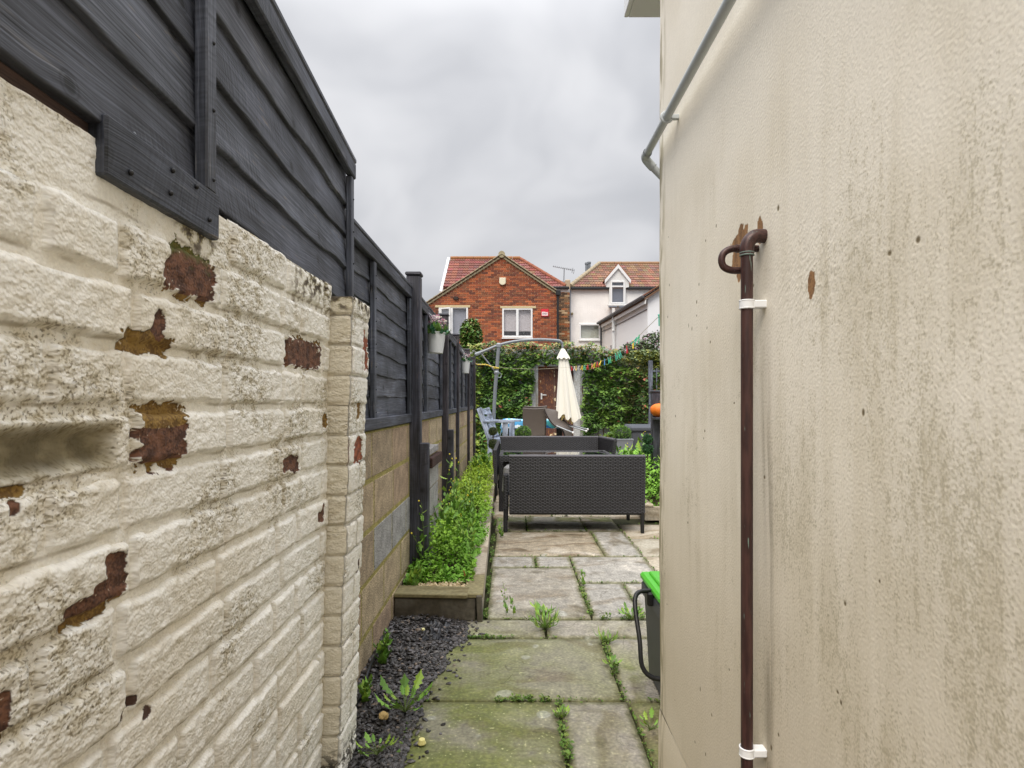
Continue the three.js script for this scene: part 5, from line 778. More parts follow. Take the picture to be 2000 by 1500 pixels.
// ---------- end wall of the garden with door and ivy ----------
{
  const D = 13.4, w = thing('garden_wall', 'grey painted end wall of the garden almost hidden by ivy', 'wall');
  M.lilac = mat({ map: rep(stoneTex, 0.6, 0.6), bumpMap: stoneBump, bumpScale: 0.004, color: new THREE.Color().setRGB(1.05, 1.2, 1.5), roughness: 0.9 });
  const x0 = X(1051, D), x1 = X(1120, D), top = Y(713, D);
  part(w, 'wall', merge([boxAt(-1.3, x0, 0, 2.3, -D, -D - 0.25), boxAt(x1, 4.6, 0, 2.3, -D, -D - 0.25), boxAt(x0, x1, top, 2.3, -D, -D - 0.25)]), M.lilac);
  part(w, 'pier', boxAt(x0 - 0.17, x0 - 0.06, 0, top, -D + 0.03, -D, 0.005, 1), M.lilac);
  part(w, 'pier', boxAt(x1 + 0.02, x1 + 0.16, 0, top, -D + 0.03, -D, 0.005, 1), M.lilac);
  const dr = thing('garden_door', 'old brown door with flaking paint in the ivy covered wall', 'door');
  const doorTex = tex(256, 640, (u, v) => { const a = fbm(u * 6, v * 14, 5), b = fbm(u * 22, v * 34, 3); let c = mix3([92, 58, 48], [74, 46, 40], ss(-0.3, 0.3, a)); const L = ss(0.46, 0.42, u); const f = a + 0.5 * b; if (L > 0.5) c = mix3(c, mix3([116, 70, 48], [150, 104, 62], ss(0, 0.4, b)), ss(-0.05, 0.2, f) * 0.8); c = mix3(c, [222, 204, 168], ss(0.5, 0.56, f + 0.22 * ss(0.05, 0, Math.abs(u - 0.48)) + 0.25 * ss(0.35, 0.0, v) - (L > 0.5 ? 0.12 : 0.02))); if (Math.abs(u - 0.455) < 0.008) c = mix3(c, [150, 130, 110], 0.7); return c; });
  part(dr, 'frame', merge([boxAt(x0 - 0.055, x0 - 0.002, 0, top + 0.05, -D + 0.02, -D - 0.1, 0.004, 1), boxAt(x1 + 0.002, x1 + 0.055, 0, top + 0.05, -D + 0.02, -D - 0.1, 0.004, 1), boxAt(x0, x1, top - 0.03, top + 0.05, -D + 0.015, -D - 0.1, 0.004)]), M.lilac);
  const leaf = at(new THREE.PlaneGeometry(x1 - x0 - 0.005, top - 0.035), (x0 + x1) / 2, top / 2 - 0.015, -D - 0.025);
  part(dr, 'door_leaf', merge([leaf, at(new THREE.PlaneGeometry(0.03, top - 0.04), x0 + 0.36 * (x1 - x0) + 0.06, top / 2, -D - 0.02)]), mat({ map: doorTex, roughness: 0.75 }));
  part(dr, 'door_core', boxAt(x0 + 0.003, x1 - 0.003, 0.004, top - 0.034, -D - 0.0265, -D - 0.06), M.twig);
  part(dr, 'handle', merge([boxAt(x0 + 0.06, x0 + 0.095, Y(780, D), Y(768, D), -D - 0.005, -D - 0.022, 0.004), at(cbox(0.12, 0.02, 0.02, 0.006), x0 + 0.13, Y(771.5, D), -D + 0.02)]), M.white);

  // ivy
  const r = rng(201), iv = [], top2 = px => px < 1150 ? 670 + 3 * Math.sin(px * 0.09) + 5 * gn(px * 0.05, 3) : 670 + (px - 1150) * 0.26 + 5 * gn(px * 0.05, 3);
  const P2 = (x, y) => [1002 + x * F / D, 785 - (y - EYE) * F / D];
  let n = 0; while (iv.length < 15500 && n++ < 60000) {
    const x = -1.0 + 4.9 * r(), y = 0.0 + 2.75 * r(), [px, py] = P2(x, y), t = top2(px) + 4 * fbm(px * 0.4, 1, 2); if (py < t) continue;
    const jag = 9 * fbm(py * 0.06, px * 0.02, 3); if (px > 1043 - (py - 710) * 0.07 + jag * 0.6 && px < 1137 + jag * 0.7 && py > 711 + 5 * gn(px * 0.12, 5)) continue; if (px > 1168 + jag + (py - 830) * -0.4 && px < 1192 + jag && py > 832) continue;
    const bulk = 0.08 + 0.21 * ss(-0.45, 0.5, fbm(x * 2.4, y * 2.4, 4)) + 0.12 * ss(t + 40, t, py); const z = -D + 0.02 + bulk * Math.pow(r(), 0.6);
    const cl = fbm(x * 3 + 7, y * 3, 3), nt = ss(t + 34, t + 4, py), k = 0.65 + 0.7 * r(); let c = mix3([0.065, 0.15, 0.026], [0.19, 0.33, 0.055], ss(-0.35, 0.5, cl + 0.4 * (r() - 0.5)));
    if (r() < nt * 0.55) c = mix3([0.26, 0.16, 0.07], [0.3, 0.3, 0.08], r()); if (px < 940 && r() < 0.5) c = [0.26, 0.34, 0.05]; if (r() < 0.012) c = [0.24, 0.075, 0.04]; if (px > 1215 && r() < 0.3) c = [0.15, 0.16, 0.06];
    iv.push({ p: [x, y, z], r: [Math.PI - 0.35 - 0.9 * r(), (r() - 0.5) * 2.2, (r() - 0.5) * 0.9], s: [0.085 * (0.45 + 0.9 * r()), 0.085 * (0.45 + 0.95 * r()), 0.08], c: [c[0] * k, c[1] * k, c[2] * k] });
  }
  const ivy = thing('ivy', 'thick dark green ivy covering the whole end wall of the garden', 'ivy');
  const I = instanced('foliage', leafGeo(1, 0.42, 0.1, 0.25), M.leafGloss, iv); I.userData = { kind: 'stuff' }; ivy.add(I);
  const st = []; for (let i = 0; i < 26; i++) { const x = -0.9 + 4.6 * r(); if (x > 0.3 && x < 1.7) continue; st.push(tube([[x, 0, -D + 0.03], [x + 0.1 * (r() - 0.5), 0.7, -D + 0.05], [x + 0.3 * (r() - 0.5), 1.5, -D + 0.04], [x + 0.5 * (r() - 0.5), 2.2, -D + 0.06]], 0.012, 10, 5)); }
  part(ivy, 'stem', merge(st), M.twig);
  const mass = (name, label, cat, list, trunk) => { const g = thing(name, label, cat); const I = instanced('foliage', leafGeo(1, 0.4, 0.1, 0.25), M.leafGloss, list); I.userData = { kind: 'stuff' }; g.add(I); if (trunk) part(g, 'trunk', trunk, M.twig); return g; };
  const blob = (cx, cy, d, rx, ry, rz, n, ls, col, seed) => { const q = rng(seed), L = []; for (let i = 0; i < n; i++) { const z = 2 * q() - 1, a = q() * 6.283, k = Math.sqrt(1 - z * z), s = Math.pow(q(), 0.22) * (1 + 0.22 * fbm(a * 1.3 + seed, z * 2.5, 3)), u = 0.65 + 0.7 * q(), c = col(q, z); L.push({ p: [cx + Math.cos(a) * k * rx * s, cy + z * ry * s, -d + Math.sin(a) * k * rz * s], r: [Math.PI - 0.2 - 1.1 * q(), q() * 6.28, (q() - 0.5)], s: ls * (0.6 + 0.7 * q()), c: [c[0] * u, c[1] * u, c[2] * u] }); } return L; };
  const DI = 13.9, colm = (q, z) => q() < 0.2 + 0.25 * z ? [0.24, 0.2, 0.07] : q() < 0.5 ? [0.07, 0.16, 0.03] : [0.16, 0.3, 0.05];
  mass('ivy_column', 'rounded column of ivy standing up above the wall left of the brick house window', 'ivy', [...blob(X(920, DI), Y(651, DI), DI, 0.27, 0.36, 0.25, 1500, 0.085, colm, 41), ...blob(X(920, DI), Y(684, DI), DI, 0.27, 0.5, 0.24, 1300, 0.085, colm, 42), ...blob(X(930, DI), Y(715, DI), DI, 0.3, 0.4, 0.24, 700, 0.085, colm, 43)], rod([X(920, DI), 0, -DI], [X(920, DI), Y(640, DI), -DI], 0.06));
  const e = 10.6, col2 = (q, z) => q() < 0.35 ? [0.26, 0.28, 0.05] : q() < 0.6 ? [0.1, 0.15, 0.05] : [0.16, 0.2, 0.05];
  mass('shrub', 'olive and yellow flowering shrub above the right end of the ivy wall', 'shrub', [...blob(X(1262, e), Y(697, e), e, 0.4, 0.14, 0.3, 1300, 0.06, col2, 51), ...blob(X(1285, e), Y(715, e), e, 0.3, 0.2, 0.3, 900, 0.06, col2, 52)], rod([X(1290, e), 0, -e], [X(1280, e), Y(700, e), -e], 0.025));
  const h = 12.2, col3 = (q, z) => q() < 0.16 ? [0.42, 0.26, 0.34] : q() < 0.5 ? [0.08, 0.13, 0.05] : [0.13, 0.19, 0.07];
  mass('shrub', 'grey-green shrub with mauve flowers behind the pegs at the right', 'shrub', [...blob(X(1245, h), Y(690, h), h, 0.42, 0.28, 0.3, 1500, 0.06, col3, 61), ...blob(X(1275, h), Y(676, h), h, 0.3, 0.3, 0.3, 1000, 0.05, col3, 62), ...blob(X(1282, h), Y(657, h), h, 0.16, 0.16, 0.2, 130, 0.055, (q) => [0.08, 0.12, 0.06], 63)], rod([X(1270, h), 0, -h], [X(1268, h), Y(690, h), -h], 0.03));
  const k = 8.8, col4 = (q) => q() < 0.06 ? [0.3, 0.09, 0.05] : q() < 0.5 ? [0.05, 0.11, 0.02] : [0.11, 0.19, 0.04];
  mass('shrub', 'climbing greenery on the trellis beside the house corner', 'shrub', [...blob(X(1278, 10.1), Y(775, 10.1), 10.1, 0.22, 0.5, 0.16, 1100, 0.06, col4, 71)], rod([X(1278, 10.1), 0, -10.1], [X(1278, 10.1), Y(770, 10.1), -10.1], 0.02));
  mass('shrub', 'low yellowing shrub at the foot of the ivy behind the right planter', 'shrub', [...blob(X(1190, 12.9), Y(862, 12.9), 12.9, 0.3, 0.22, 0.2, 500, 0.07, (q) => q() < 0.3 ? [0.3, 0.3, 0.05] : [0.1, 0.2, 0.03], 81)], rod([X(1190, 12.9), 0, -12.9], [X(1190, 12.9), 0.25, -12.9], 0.02));
}
// ---------- houses behind the garden ----------
const BRICKS = [[150, 82, 56], [168, 94, 60], [128, 70, 50], [176, 102, 64], [112, 66, 52], [158, 86, 54], [140, 88, 62]], STOCK = [[118, 96, 72], [98, 78, 60], [140, 110, 78], [160, 100, 62], [86, 70, 56], [182, 160, 128]];
function brickFace(x0, x1, y0, y1, d, inside, pal, seed) {
  const r = rng(seed), out = [], h = 0.0725, L = 0.222; let row = 0;
  for (let y = y0; y < y1; y += h, row++) for (let x = x0 + (row % 2 ? -L / 2 : 0); x < x1; x += L) {
    const a = Math.max(x, x0), b = Math.min(x + L - 0.012, x1); if (b - a < 0.03) continue;
    const fits = (p, q) => inside(p, y + h / 2) && inside(q, y + h / 2) && inside((p + q) / 2, y + h / 2) && inside(p, y + h * 0.9) && inside(q, y + h * 0.9), cut = [];
    if (fits(a + 0.004, b - 0.004)) cut.push([a, b]); else { let s0 = null; for (let k = 0; k < 10; k++) { const p = lerp(a, b, k / 10), q = lerp(a, b, (k + 1) / 10), y2 = fits(p + 0.001, q - 0.001); if (y2 && s0 === null) s0 = p; if (s0 !== null && (!y2 || k === 9)) { cut.push([s0, y2 ? q : p]); s0 = null; } } }
    const c = pal[Math.floor(r() * pal.length)], k = 0.8 + 0.4 * r(); for (const [p, q] of cut) if (q - p > 0.015) out.push(tint(at(new THREE.BoxGeometry(q - p, h - 0.013, 0.02), (p + q) / 2, y + h / 2, -d - 0.002 + 0.004 * r()), rgb(...c).map(v => v * k)));
  }
  return merge(out);
}
// rows of roll tiles on the plane given by eave left/right and ridge left/right
function tileRoof(eL, eR, rL, rR, rows, pal, seed, tw = 0.21, skip) {
  const r = rng(seed), pos = [], col = [], idx = [], V = (a, b, t) => [lerp(a[0], b[0], t), lerp(a[1], b[1], t), lerp(a[2], b[2], t)];
  const up = new THREE.Vector3(rL[0] - eL[0], rL[1] - eL[1], rL[2] - eL[2]), ac = new THREE.Vector3(eR[0] - eL[0], eR[1] - eL[1], eR[2] - eL[2]), N = ac.clone().cross(up).normalize(); if (N.y < 0) N.negate();
  const width = ac.length(), dir = ac.clone().normalize(), O = new THREE.Vector3(...eL);
  for (let k = 0; k < rows; k++) {
    const t0 = k / rows, t1 = Math.min(1.0, (k + 1.12) / rows), A0 = V(eL, rL, t0), B0 = V(eR, rR, t0), A1 = V(eL, rL, t1), B1 = V(eR, rR, t1);
    const s = p => new THREE.Vector3(...p).sub(O).dot(dir), a0 = s(A0), b0 = s(B0), a1 = s(A1), b1 = s(B1), n0 = Math.floor(Math.min(a0, a1) / tw), n1 = Math.ceil(Math.max(b0, b1) / tw);
    for (let i = n0; i < n1; i++) {
      const c = pal[Math.floor(r() * pal.length)], q = rgb(...c).map(v => v * (0.8 + 0.4 * r())), m = 8, o = pos.length / 3; let any = false;
      for (let j = 0; j <= m; j++) for (const e of [0, 1]) {
        const S = (i + j / m) * tw, lo = e ? a1 : a0, hi = e ? b1 : b0, f = clamp((S - lo) / (hi - lo)); if (S > lo && S < hi) any = true;
        const P = e ? V(A1, B1, f) : V(A0, B0, f), lift = 0.03 * Math.abs(Math.sin(j / m * Math.PI * 2)) * 0.75 + (e ? 0.004 : 0.03); pos.push(P[0] + N.x * lift, P[1] + N.y * lift, P[2] + N.z * lift); col.push(...q);
      }
      if (!any || (skip && skip(pos[o * 3] + tw / 2, pos[o * 3 + 1]))) { pos.length = o * 3; col.length = o * 3; continue; }
      for (let j = 0; j < m; j++) { const a = o + j * 2; idx.push(a, a + 2, a + 3, a, a + 3, a + 1); }
      // front lip
      const o2 = pos.length / 3; for (let j = 0; j <= m; j++) { const p = (o + j * 2) * 3; pos.push(pos[p], pos[p + 1], pos[p + 2], pos[p] - N.x * 0.03, pos[p + 1] - N.y * 0.03, pos[p + 2] - N.z * 0.03); col.push(...q, ...q); }
      for (let j = 0; j < m; j++) { const a = o2 + j * 2; idx.push(a, a + 1, a + 3, a, a + 3, a + 2); }
    }
  }
  const g = geoOf(pos, pos.flatMap((v, i) => i % 3 === 2 ? [] : [v]).slice(0, pos.length / 3 * 2), idx, col); return g;
}
function house_window(parent, px0, py0, px1, py1, d, o = {}) {
  const x0 = X(px0, d), x1 = X(px1, d), y0 = Y(py1, d), y1 = Y(py0, d), f = o.f ?? 0.06, g = new THREE.Group(); g.name = 'window'; parent.add(g);
  const fr = [boxAt(x0, x0 + f, y0, y1, -d + 0.03, -d - 0.05, 0.006), boxAt(x1 - f, x1, y0, y1, -d + 0.03, -d - 0.05, 0.006), boxAt(x0 + f, x1 - f, y1 - f, y1, -d + 0.028, -d - 0.05, 0.006), boxAt(x0 + f, x1 - f, y0, y0 + f, -d + 0.028, -d - 0.05, 0.006)];
  for (const u of o.mull ?? []) { const x = lerp(x0, x1, u); fr.push(boxAt(x - f * 0.75, x + f * 0.75, y0 + f, y1 - f, -d + 0.032, -d - 0.05, 0.006)); }
  for (const v of o.trans ?? []) { const y = lerp(y0, y1, v); fr.push(boxAt(x0 + f, x1 - f, y - f * 0.6, y + f * 0.6, -d + 0.032, -d - 0.05, 0.006)); }
  part(g, 'frame', merge(fr), M.upvc);
  part(g, 'pane', boxAt(x0 + f * 0.6, x1 - f * 0.6, y0 + f * 0.6, y1 - f * 0.6, -d - 0.006, -d - 0.012, 0.001), M.paneGlass);
  if (o.blind) part(g, 'blind', o.blind === 'slats' ? merge([...Array(13)].map((_, i) => at(cbox((x1 - x0) / 13.5, y1 - y0 - 0.12, 0.008, 0.002), lerp(x0 + 0.06, x1 - 0.06, (i + 0.5) / 13), (y0 + y1) / 2, -d - 0.13, 0, 0.35, 0))) : boxAt(x0 + 0.02, x1 - 0.02, lerp(y0, y1, o.from ?? 0.2), y1, -d - 0.1, -d - 0.115, 0.001), o.blindMat ?? M.net);
  part(g, 'room', boxAt(x0 + 0.01, x1 - 0.01, y0 + 0.01, y1 - 0.01, -d - 0.3, -d - 0.31, 0.001), M.room);
  return g;
}
{
  M.paneGlass = new THREE.MeshPhysicalMaterial({ color: 0xffffff, roughness: 0.04, transmission: 1, thickness: 0, ior: 1.6 });
  M.net = plain(196, 192, 196, 0.95); M.room = plain(96, 100, 112, 0.9); M.mortarFar = plain(216, 182, 150, 0.95); M.verge = plain(166, 156, 128, 0.9);
  const d = 21, h = thing('brick_house', 'red brick gabled house behind the garden with two white windows', 'house');
  const ax = X(980, d), ay = Y(501, d), sl = 0.645, sr = 0.67, x0 = -4.0, x1 = X(1090, d), gy = x => ay - (x < ax ? (ax - x) * sl : (x - ax) * sr);
  const wins = [[857, 599, 914, 656], [981, 602, 1040, 659]].map(w => [X(w[0], d), X(w[2], d), Y(w[3], d), Y(w[1], d)]), lint = [[850, 596.5, 918.5, 601], [977, 598, 1047, 602.5]];
  const ok = (x, y) => y < gy(x) - 0.02 && !wins.some(w => x > w[0] - 0.005 && x < w[1] + 0.005 && y > w[2] - 0.005 && y < w[3] + 0.005);
  const shp = new THREE.Shape([[x0, 0], [x1, 0], [x1, gy(x1)], [ax, ay], [x0, gy(x0)]].map(p => new THREE.Vector2(...p))); for (const w of wins) shp.holes.push(new THREE.Path([[w[0], w[2]], [w[0], w[3]], [w[1], w[3]], [w[1], w[2]]].map(p => new THREE.Vector2(...p))));
  part(h, 'wall', at(new THREE.ExtrudeGeometry(shp, { depth: 0.25, bevelEnabled: false }), 0, 0, -d - 0.255), M.mortarFar);
  part(h, 'brickwork', brickFace(x0, x1, 1.6, ay, d, ok, BRICKS, 301), M.vcol, { kind: 'stuff' });
  part(h, 'side_wall', boxAt(x1 - 0.2, x1 - 0.005, 0, gy(x1) - 0.02, -d - 0.26, -d - 3), M.mortarFar);
  for (const s of [-1, 1]) { const ex = s < 0 ? x0 : x1 + 0.1, ey = gy(ex); part(h, 'roof', prism([[ax, ay + 0.03, -d + 0.05], [ex, ey + 0.03, -d + 0.05], [ex, ey + 0.03, -d - 3.4], [ax, ay + 0.03, -d - 3.4]], [0, 0.07, 0]), M.roofSide ??= plain(120, 84, 68, 0.9)); part(h, 'verge', prism([[ax, ay - 0.035, -d + 0.062], [ex, ey - 0.035, -d + 0.062], [ex, ey + 0.03, -d + 0.062], [ax, ay + 0.03, -d + 0.062]], [0, 0, -0.05]), M.verge); }
  { const r = rng(5), vt = []; for (let i = 0; i < 22; i++) { const t = i / 22, ex = lerp(ax, x0, t); vt.push(at(cbox(0.17, 0.035, 0.1, 0.006), ex - 0.08, gy(ex - 0.08) + 0.085, -d + 0.07, 0, 0, Math.atan(sl))); if (i < 13) { const e2 = lerp(ax, x1, (i + 0.5) / 13); vt.push(at(cbox(0.17, 0.035, 0.1, 0.006), e2, gy(e2) + 0.085, -d + 0.07, 0, 0, -Math.atan(sr))); } } part(h, 'verge_tile', merge(vt), M.verge, { kind: 'stuff' }); }
  part(h, 'ridge_cap', at(new THREE.CylinderGeometry(0.12, 0.12, 0.4, 14, 1), ax, ay + 0.06, -d - 0.1, Math.PI / 2), M.verge);
  house_window(h, 857, 599, 914, 656, d, { mull: [0.44], blind: 'net', from: 0.0, blindMat: plain(150, 154, 166, 0.95) });
  house_window(h, 981, 602, 1040, 659, d, { mull: [0.5], blind: 'net', from: 0.22 });
  { const q = 0.42, g = new THREE.Group(); g.name = 'open_casement'; h.add(g); const X0 = X(860, d), Y0 = Y(653, d), W = X(882, d) - X0, H = Y(602, d) - Y0; g.position.set(X0 + 0.02, Y0, -d + 0.04); g.rotation.y = -q; part(g, 'frame', merge([boxAt(0, 0.05, 0, H, 0, 0.04, 0.005), boxAt(W - 0.05, W, 0, H, 0, 0.04, 0.005), boxAt(0.05, W - 0.05, 0, 0.05, 0.001, 0.039, 0.005), boxAt(0.05, W - 0.05, H - 0.05, H, 0.001, 0.039, 0.005)]), M.upvc); part(g, 'pane', boxAt(0.04, W - 0.04, 0.04, H - 0.04, 0.015, 0.022, 0.001), M.paneGlass); }
  for (const l of lint) part(h, 'lintel', boxAt(X(l[0], d), X(l[2], d), Y(l[3], d), Y(l[1], d), -d + 0.035, -d - 0.02, 0.006), plain(206, 190, 150, 0.9));
  for (const w of [[857, 914, 657], [981, 1040, 660]]) part(h, 'sill', boxAt(X(w[0] - 1, d), X(w[1] + 1, d), Y(w[2] + 2, d), Y(w[2], d), -d + 0.07, -d - 0.02, 0.006), M.upvc);
  part(h, 'ornament', at(new THREE.LatheGeometry([[0, 0], [0.05, 0], [0.06, 0.06], [0.03, 0.12], [0.035, 0.16], [0, 0.18]].map(p => new THREE.Vector2(...p)), 14), X(1023, d), Y(657, d) + 0.02, -d - 0.06), M.blackIron);
  part(h, 'vent', merge([boxAt(X(887, d), X(895, d), Y(586, d), Y(580, d), -d + 0.07, -d, 0.01), boxAt(X(885, d), X(897, d), Y(583.5, d), Y(582, d), -d + 0.05, -d, 0.004)]), plain(58, 46, 40, 0.8));
  // main roof behind the gable and the stock brick strip beside it
  const e = 22.5, rg = 25.2, red = [[126, 74, 64], [136, 82, 70], [116, 68, 60], [132, 80, 72], [110, 66, 58]];
  const eY = Y(561, e), eR = [X(1106, e), eY, -e], eL = [X(880, rg), eY, -e], rY = Y(506, rg), rL = [X(880, rg), rY, -rg], rR = [X(1016, rg), Y(507, rg), -rg];
  part(h, 'main_roof', tileRoof(eL, eR, rL, rR, 11, red, 311), M.vcol, { kind: 'stuff' });
  part(h, 'roof_deck', prism([[eL[0], eL[1] - 0.02, eL[2]], [eR[0], eR[1] - 0.02, eR[2]], [rR[0], rR[1] - 0.02, rR[2]], [rL[0], rL[1] - 0.02, rL[2]]], [0, -0.06, -0.06]), M.roofSide);
  part(h, 'ridge_tile', merge([...Array(9)].map((_, i) => { const a = lerp(rL[0], rR[0], i / 9), b = lerp(rL[0], rR[0], (i + 0.97) / 9); return rod([a, rY + 0.03, -rg], [b, rY + 0.03, -rg], 0.085, 10, 0.09); })), plain(150, 104, 66, 0.9), { kind: 'stuff' });
  part(h, 'hip_tile', merge([...Array(10)].map((_, i) => { const p = t => [lerp(rR[0], eR[0], t), lerp(rR[1], eR[1], t) + 0.04, lerp(rR[2], eR[2], t)]; return rod(p(i / 10), p((i + 0.97) / 10), 0.075, 8, 0.08); })), plain(140, 84, 62, 0.9), { kind: 'stuff' });
  part(h, 'barge_board', prism([[rL[0] - 0.03, rL[1] + 0.06, rL[2]], [eL[0] - 0.03, eL[1] - 0.15, eL[2]], [eL[0] - 0.03, eL[1] - 0.33, eL[2]], [rL[0] - 0.03, rL[1] - 0.12, rL[2]]], [-0.09, 0, 0.1]), M.upvc);
  const g0 = X(1086, e), g1 = X(1112.5, e);
  part(h, 'side_strip', boxAt(g0, g1, 0, eY, -e - 0.006, -e - 0.25), M.mortarFar);
  part(h, 'brickwork', brickFace(g0, g1, 2.0, eY - 0.02, e, () => true, STOCK, 321), M.vcol, { kind: 'stuff' });
  part(h, 'gutter', boxAt(X(1075, e), eR[0] + 0.1, eY - 0.09, eY + 0.01, -e + 0.14, -e + 0.02, 0.02), M.blackIron);
  part(h, 'fascia', boxAt(X(1075, e), g1, eY - 0.19, eY - 0.05, -e + 0.018, -e, 0.005), M.white);
  part(h, 'drainpipe', merge([rod([X(1089, d), 1, -d + 0.09], [X(1089, d), Y(577, d), -d + 0.09], 0.042, 10), at(cbox(0.17, 0.2, 0.15, 0.02), X(1090, d), Y(573, d), -d + 0.1)]), M.blackIron);
  part(h, 'party_cap', boxAt(X(1104, e), X(1114, e), eY - 0.1, Y(546, e), -e + 0.02, -e - 0.6, 0.03), plain(178, 160, 136, 0.9));
  solo('alarm_box', (() => { const s = new THREE.Shape(); const w = X(987, d) - X(976, d), q = Y(544, d) - Y(557, d); s.moveTo(-w / 2, q / 2); s.lineTo(w / 2, q / 2); s.lineTo(w / 2, -q * 0.25); s.lineTo(w * 0.3, -q * 0.42); s.lineTo(0, -q / 2); s.lineTo(-w * 0.3, -q * 0.42); s.lineTo(-w / 2, -q * 0.25); return new THREE.ExtrudeGeometry(s, { depth: 0.06, bevelEnabled: true, bevelSize: 0.015, bevelThickness: 0.02, bevelSegments: 2 }); })(), plain(232, 226, 200, 0.5), 'cream alarm box high on the brick gable', 'alarm box', null, [X(981.5, d), Y(550.5, d), -d + 0.02]);
  // agent's board: red top, white panel
  const sg = thing('sign', 'small square red and white board fixed to the brick wall', 'sign', null, [X(1064, d), Y(611, d), -d + 0.03]);
  const cv = document.createElement('canvas'); cv.width = cv.height = 128; const c2 = cv.getContext('2d'); c2.fillStyle = '#d8253c'; c2.fillRect(0, 0, 128, 128); c2.fillStyle = '#f4dfe0'; c2.fillRect(8, 48, 112, 70); c2.fillStyle = '#d8253c'; c2.fillRect(76, 44, 46, 12); c2.fillStyle = '#6b5d66'; c2.font = 'bold 46px sans-serif'; c2.fillText('OMr', 16, 100);
  const ct = new THREE.CanvasTexture(cv); ct.colorSpace = THREE.SRGBColorSpace;
  part(sg, 'board', at(cbox(0.262, 0.262, 0.03, 0.004), 0, 0, 0), plain(206, 36, 56, 0.5)); part(sg, 'face', at(new THREE.PlaneGeometry(0.25, 0.25), 0, 0, 0.018), mat({ map: ct, roughness: 0.5 }));
  // television aerial
  const a = thing('tv_aerial', 'television aerial on a thin mast between the two roofs', 'aerial'), q = 23.2, A = (px, py, o = 0) => [X(px, q), Y(py, q), -q - o];
  part(a, 'mast', rod(A(1101, 556), A(1102, 524), 0.02, 8), M.steel); part(a, 'boom', rod(A(1080, 520), A(1122, 528), 0.014, 8), M.steel);
  part(a, 'elements', merge([...Array(11)].map((_, i) => { const t = i / 10, p = A(lerp(1081, 1118, t), lerp(520.2, 527.2, t)); return rod([p[0], p[1], p[2] - 0.12 - 0.1 * t], [p[0], p[1], p[2] + 0.12 + 0.1 * t], 0.008, 6); })), M.steel);
  part(a, 'reflector', merge([rod(A(1119, 523), A(1117, 533), 0.012, 6), rod(A(1122, 526), A(1120, 535), 0.012, 6)]), M.steel);
  part(a, 'bracket', at(cbox(0.2, 0.16, 0.14, 0.02), ...A(1101, 553)), M.steel);
}
